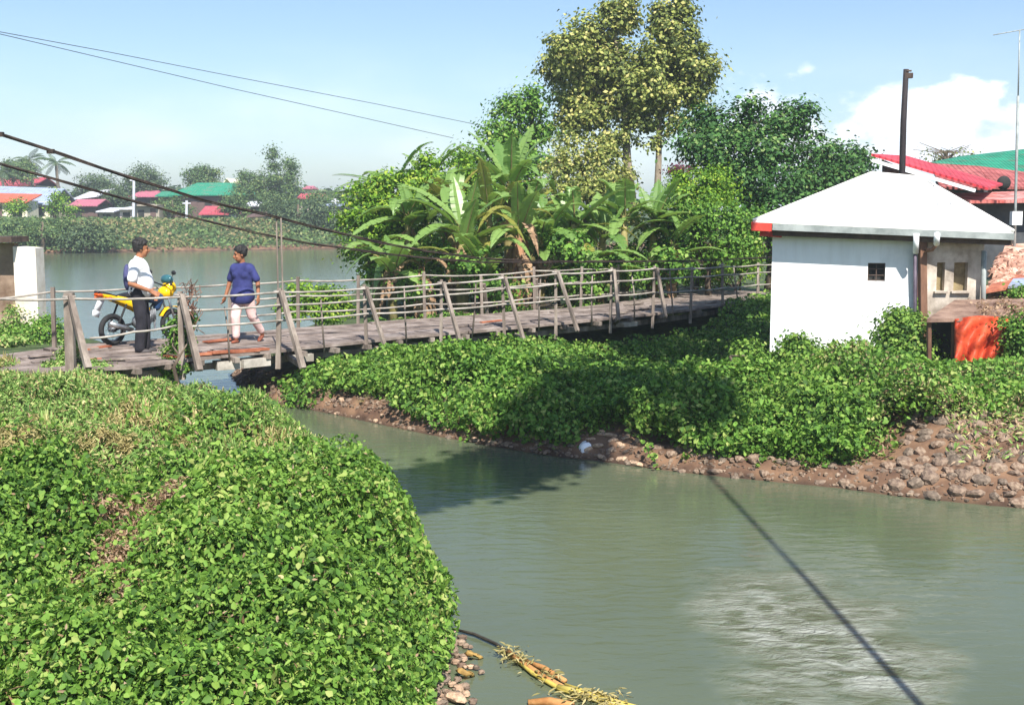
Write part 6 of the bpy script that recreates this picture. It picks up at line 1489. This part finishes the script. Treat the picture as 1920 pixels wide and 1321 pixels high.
def man():
    f = gz(268, 661, .84 + 0); f.z = .83
    root = empty('person', f, 'man in a white shirt and black trousers standing by the yellow motorcycle, looking right', 'person', None, math.radians(8))
    K = 1.0
    hd = Vector((.03, .0, 1.555)); R = RZ(14, 5)
    m = MB()   # body: one skin under the clothes
    head(m, hd, R); tcap(m, (-.03, 0, 1.36), (.005, 0, 1.48), .062, .056)
    tcap(m, (-.03, -.12, 1.30), (-.03, .12, 1.30), .10, .10); tcap(m, (-.02, 0, 1.0), (-.03, 0, 1.25), .125, .13)
    for sd, el_, wr in ((-1, (-.10, -.275, 1.06), (.155, -.235, .955)), (1, (-.03, .26, 1.08), (.10, .22, .90))):
        sh = (-.035, sd * .185, 1.34); tcap(m, sh, el_, .046, .040); tcap(m, el_, wr, .041, .028)
        d = (Vector(wr) - Vector(el_)).normalized(); hand(m, Vector(wr) + d * .01, d + Vector((0, 0, -.1)), (0, .3, 1) if sd < 0 else (1, 0, 0), .8)
    for sd, kn, an in ((-1, (.01, -.085, .47), (-.03, -.085, .09)), (1, (.03, .09, .47), (.02, .10, .09))):
        tcap(m, (-.02, sd * .09, .88), kn, .085, .056); tcap(m, kn, an, .055, .04)
    remesh(m.build('body', SKIN, root, local=True), .008, 3)
    eyes(root, hd, R); hair_cap(root, hd, R, 1.02, [(-.085, 0, -.01, .035, .07, .05), (-.01, -.085, .025, .03, .012, .035)])
    m = MB()   # loose white shirt worn outside the trousers, short sleeves
    tcap(m, (-.03, -.115, 1.305), (-.03, .115, 1.305), .122, .122); m.ball((-.02, 0, 1.20), (.165, .205, .24), nu=18, nv=10); m.ball((.01, 0, 1.05), (.185, .200, .24), nu=18, nv=10)
    m.ball((-.005, 0, .93), (.175, .198, .12), nu=18, nv=8); tcap(m, (-.035, 0, 1.36), (-.02, 0, 1.42), .085, .062)
    tcap(m, (-.035, -.175, 1.345), (-.08, -.255, 1.13), .076, .073); tcap(m, (-.035, .175, 1.345), (-.03, .245, 1.16), .076, .073)
    for q in range(5): tcap(m, (-.14 + q * .06, -.17, .92), (-.12 + q * .05, -.185, 1.06), .02, .012)
    m.v = [(v[0], v[1], max(v[2], .84)) for v in m.v]
    remesh(m.build('shirt', noise_mat('white_cotton', hx('e4e4e6'), hx('f6f6f6'), 4, .85, .2), root, local=True), .011, 14)
    m = MB()   # black trousers
    tcap(m, (-.02, -.07, .93), (-.02, .07, .93), .135, .135); tcap(m, (-.02, -.085, .84), (.01, -.088, .47), .108, .085); tcap(m, (.01, -.088, .47), (-.03, -.088, .09), .085, .078)
    tcap(m, (-.02, .085, .84), (.03, .095, .47), .108, .085); tcap(m, (.03, .095, .47), (.02, .10, .09), .085, .078)
    remesh(m.build('trousers', noise_mat('black_trouser_cloth', G(.014, .013, .018), G(.034, .032, .042), 5, .9, .3), root, local=True), .011, 4)
    m = MB()
    for y, x in ((-.09, -.01), (.105, .04)):
        m.ball((x + .03, y, .035), (.13, .048, .045), nu=16, nv=8); m.ball((x - .04, y, .05), (.055, .042, .055), nu=10, nv=6)
    remesh(m.build('shoes', noise_mat('dark_shoe', G(.03, .028, .03), G(.07, .06, .06), 5, .6, .1), root, local=True), .010, 2)
    m = MB(); m.ball((-.185, -.03, 1.14), (.055, .12, .20), nu=16, nv=10); remesh(m.build('shoulder_bag', noise_mat('navy_bag_cloth', hx('33355a'), hx('54567e'), 5, .9, .2), root, local=True), .012, 3)
man()
def woman():
    f = gz(458, 641, .85); f.z = .84
    root = empty('person', f, 'short-haired person in a navy T-shirt and pale pink trousers walking along the bridge, looking left', 'person', None, math.radians(-106))
    # local +X faces the camera side, local +Y is the picture's right
    hd = Vector((.03, -.02, 1.41)); R = RZ(-48, 10)
    m = MB(); head(m, hd, R, .96); tcap(m, (-.01, 0, 1.22), (.01, -.01, 1.34), .056, .050)
    tcap(m, (0, -.10, 1.17), (0, .10, 1.17), .09, .09); tcap(m, (0, 0, .9), (0, 0, 1.12), .12, .12)
    for sd, el_, wr in ((-1, (-.02, -.245, .965), (.06, -.275, .765)), (1, (-.03, .250, .97), (.04, .290, .765))):
        tcap(m, (0, sd * .150, 1.185), el_, .042, .037); tcap(m, el_, wr, .038, .026)
        d = (Vector(wr) - Vector(el_)).normalized(); hand(m, Vector(wr) + d * .01, d, (1, 0, 0), .6, .92)
    for hp_, kn, an in (((0, -.085, .78), (.13, -.075, .43), (.13, -.07, .08)), ((0, .085, .78), (-.06, .12, .43), (-.28, .175, .13))):
        tcap(m, hp_, kn, .085, .055); tcap(m, kn, an, .052, .037)
    remesh(m.build('body', SKIN, root, local=True), .008, 3)
    eyes(root, hd, R, .96); hair_cap(root, hd, R, .97, [(-.07, 0, .02, .05, .08, .07)], 5)
    m = MB()
    tcap(m, (0, -.105, 1.175), (0, .105, 1.175), .112, .112); m.ball((.0, 0, 1.06), (.140, .175, .24), nu=18, nv=10); m.ball((.01, 0, .92), (.145, .172, .24), nu=18, nv=10); m.ball((.02, 0, .76), (.185, .205, .20), nu=18, nv=10)
    m.ball((.06, -.07, 1.09), (.09, .08, .08)); m.ball((.06, .07, 1.09), (.09, .08, .08))
    tcap(m, (0, 0, 1.22), (0, 0, 1.25), .080, .062)
    tcap(m, (0, -.15, 1.195), (-.02, -.225, 1.03), .062, .064); tcap(m, (0, .15, 1.195), (-.02, .23, 1.03), .062, .064)
    m.v = [(v[0], v[1], max(v[2], .63)) for v in m.v]
    remesh(m.build('shirt', noise_mat('navy_tshirt', hx('262a58'), hx('3f447c'), 4, .9, .2), root, local=True), .011, 14)
    m = MB()
    tcap(m, (0, -.06, .80), (0, .06, .80), .125, .125); tcap(m, (0, -.08, .76), (.13, -.075, .43), .105, .078); tcap(m, (.13, -.075, .43), (.13, -.07, .13), .078, .062)
    tcap(m, (0, .08, .76), (-.06, .12, .43), .105, .078); tcap(m, (-.06, .12, .43), (-.255, .168, .18), .076, .060)
    remesh(m.build('trousers', noise_mat('pale_pink_cloth', hx('c8a4a0'), hx('ecd0c8'), 5, .9, .3), root, local=True), .011, 4)
    m = MB(); m.ball((.17, -.07, .03), (.12, .042, .028), nu=14, nv=6); m.ball((-.23, .175, .06), (.11, .042, .028), R=Matrix.Rotation(.5, 3, 'Y'), nu=14, nv=6)
    remesh(m.build('sandals', noise_mat('brown_sandal', hx('5c3226'), hx('8c503c'), 5, .7, .2), root, local=True), .009, 1)
    m = MB(); m.ring((.045, .286, .80), (.1, .1, 1), .030, .007, 14, 6); m.build('wristwatch', YEL, root, smooth=True, local=True)
woman()

# ------------------------------------------------------------------ motorcycle (local +X forward)
def bike():
    BY = noise_mat('yellow_bike_paint', hx('e0a800'), hx('f6c818'), 2, .25, .02); BK = noise_mat('black_rubber', G(.015, .015, .016), G(.03, .03, .032), 6, .8, .2)
    SEAT = noise_mat('black_vinyl', G(.012, .012, .014), G(.025, .025, .028), 6, .45, .1); CH = noise_mat('dull_metal', hx('8a8c8e'), hx('c2c4c6'), 6, .35, .1, metal=.8)
    ENG = noise_mat('grey_engine', hx('4c4e52'), hx('8e9094'), 9, .5, .4, metal=.5); BLU = noise_mat('dark_blue_paint', hx('1c2f4e'), hx('2f4c74'), 3, .3, .02); ORN = noise_mat('orange_lens', hx('b03c10'), hx('e06820'), 4, .3, .05)
    TEAL = noise_mat('teal_screen', hx('2c4e56'), hx('3f747c'), 3, .15, 0); WH = noise_mat('white_plastic_guard', hx('d0d6da'), hx('f0f2f4'), 3, .4, .05)
    c = gz(250, 652, .86); c = Vector((c.x - .06, c.y + .72, .86))
    root = empty('motorcycle', c, 'yellow and black motorcycle parked on the footbridge behind the man', 'motorcycle', None, math.radians(57))
    root.scale = (.93, .93, .93)
    def B(m, n, mat, par=root, sm=True): return m.build(n, mat, par, smooth=sm, local=True)
    for x, r in ((-.64, .27), (.66, .27)):
        w = empty('wheel', (0, 0, 0)); w.parent = root
        m = MB(); m.ring((x, 0, r + .01), (0, 1, 0), r - .045, .045, 32, 10); B(m, 'tyre', BK, w)
        m = MB(); m.ring((x, 0, r + .01), (0, 1, 0), r - .085, .014, 32, 6)
        for k in range(12): a = k * math.pi / 6; m.tube([(x, (-1) ** k * .02, r + .01), (x + math.cos(a) * (r - .085), 0, r + .01 + math.sin(a) * (r - .085))], .004, 4)
        B(m, 'rim', CH, w)
        m = MB(); m.tube([(x, -.06, r + .01), (x, .06, r + .01)], .045, 12); B(m, 'hub', ENG, w)
    m = MB()
    for P in ([(.50, 0, .86), (.20, 0, .62), (-.05, 0, .33), (-.22, 0, .33)], [(.45, 0, .78), (-.1, 0, .66), (-.62, 0, .76)], [(-.22, 0, .35), (-.64, .09, .28)], [(-.22, 0, .35), (-.64, -.09, .28)], [(-.64, .10, .28), (-.42, .11, .70)], [(-.64, -.10, .28), (-.42, -.11, .70)]): m.tube(P, .018, 8)
    B(m, 'frame', BK)
    m = MB(); m.ball((-.02, 0, .37), (.19, .12, .15), nu=14, nv=8); m.tube([(.02, 0, .38), (.22, 0, .46)], [.09, .07], 12)
    for k in range(5): m.box((.07 + k * .035, 0, .41 + k * .018), (.012, .19, .19))
    m.tube([(-.05, -.13, .35), (-.05, .13, .35)], .08, 14); B(m, 'engine', ENG)
    m = MB(); m.tube([(.20, -.06, .40), (.18, -.10, .22), (-.15, -.14, .20), (-.35, -.15, .26)], .02, 8); m.tube([(-.35, -.15, .26), (-.82, -.16, .40)], [.04, .048], 12); B(m, 'exhaust', CH)
    m = MB()
    for y in (-.08, .08): m.tube([(.66, y, .28), (.47, y, .86)], .02, 8)
    B(m, 'fork', CH)
    m = MB()
    for i in range(10):
        a0 = math.radians(40 + i * 11); a1 = math.radians(51 + i * 11)
        m.beam((.66 + .31 * math.cos(a0), 0, .28 + .31 * math.sin(a0)), (.66 + .31 * math.cos(a1), 0, .28 + .31 * math.sin(a1)), .11, .012, up=(0, 1, 0) if False else (0, 0, 1))
    B(m, 'front_mudguard', BY, root, False)
    m = MB(); m.ball((.26, 0, .76), (.20, .12, .10), nu=16, nv=10); tcap(m, (.36, 0, .72), (.32, 0, .60), .09, .07); remesh(B(m, 'fuel_tank', BLU), .012, 3)
    m = MB(); m.ball((.02, 0, .775), (.24, .115, .055), nu=16, nv=8); m.ball((-.34, 0, .83), (.30, .10, .055), R=Matrix.Rotation(-.12, 3, 'Y'), nu=16, nv=8); remesh(B(m, 'seat', SEAT), .012, 3)
    # long yellow tail panels rising to the rear
    for s in (-1, 1):
        m = MB(); P = [(-.86, .05, .875, .02), (-.70, .10, .83, .045), (-.45, .135, .755, .062), (-.2, .15, .67, .082), (-.04, .14, .60, .085), (.02, .12, .58, .05)]
        for a, b in zip(P, P[1:]): tcap(m, (a[0], s * a[1] * .9, a[2]), (b[0], s * b[1] * .9, b[2]), a[3], b[3])
        for i, v in enumerate(m.v): m.v[i] = (v[0], s * .12 + (v[1] - s * .12) * .38 + (0 if v[0] > -.3 else -s * .02), v[2])
        remesh(B(m, 'side_panel', BY), .010, 2)
    m = MB(); m.ball((-.88, 0, .87), (.09, .085, .035), R=Matrix.Rotation(.2, 3, 'Y'), nu=12, nv=8)
    for s in (-1, 1): m.tube([(-.80, s * .05, .82), (-.80, s * .17, .82)], .008, 6); m.ball((-.80, s * .18, .82), (.035, .03, .028), nu=10, nv=6)
    B(m, 'tail_light', ORN)
    m = MB(); m.tube([(-.92, -.05, .92), (-.92, .05, .92)], .02, 8); m.tube([(-.6, .1, .84), (-.9, .08, .93), (-.9, -.08, .93), (-.6, -.1, .84)], .012, 6); B(m, 'grab_rail', SEAT)
    m = MB(); m.beam((-.82, 0, .82), (-.94, 0, .62), .012, .12, up=(0, 0, 1)); m.beam((-.94, 0, .62), (-.97, 0, .52), .012, .14, up=(0, 0, 1)); B(m, 'rear_mudguard', WH)
    m = MB(); m.ball((.60, 0, .92), (.12, .13, .13), nu=14, nv=10); m.ball((.52, 0, .83), (.13, .15, .12), nu=14, nv=10); remesh(B(m, 'front_fairing', BY), .012, 3)
    m = MB(); m.ball((.69, 0, .90), (.04, .085, .07), nu=14, nv=8); B(m, 'headlight', CH)
    m = MB(); m.ball((.56, 0, 1.06), (.075, .14, .085), nu=14, nv=8); B(m, 'windscreen', TEAL)
    m = MB(); m.tube([(.36, -.34, 1.00), (.44, -.22, 1.02), (.48, 0, .96), (.44, .22, 1.02), (.36, .34, 1.00)], .013, 8)
    for s in (-1, 1): m.tube([(.33, s * .36, .99), (.41, s * .26, 1.02)], .02, 8)
    B(m, 'handlebar', SEAT)
    for s in (-1, 1):
        m = MB(); m.tube([(.42, s * .24, 1.02), (.45, s * .28, 1.16)], .007, 6); m.ball((.45, s * .30, 1.19), (.02, .06, .04), nu=12, nv=6); B(m, 'mirror', SEAT)
bike()
# ------------------------------------------------------------------ humid air: the far bank fades a little
def haze():
    m = bpy.data.materials.new('humid_air'); m.use_nodes = True; nt = m.node_tree; nt.nodes.remove(nt.nodes['Principled BSDF'])
    v = nt.nodes.new('ShaderNodeVolumePrincipled'); v.inputs['Color'].default_value = (.86, .92, 1, 1); v.inputs['Density'].default_value = .0012; v.inputs['Anisotropy'].default_value = .3
    nt.links.new(v.outputs[0], nt.nodes['Material Output'].inputs['Volume'])
    b = MB(); b.hexa([(-950, -70, -3), (950, -70, -3), (950, 950, -3), (-950, 950, -3), (-950, -70, 19), (950, -70, 19), (950, 950, 19), (-950, 950, 19)])
    tag(b.build('haze', m), 'humid haze over the river', None, None, 'stuff')
haze()
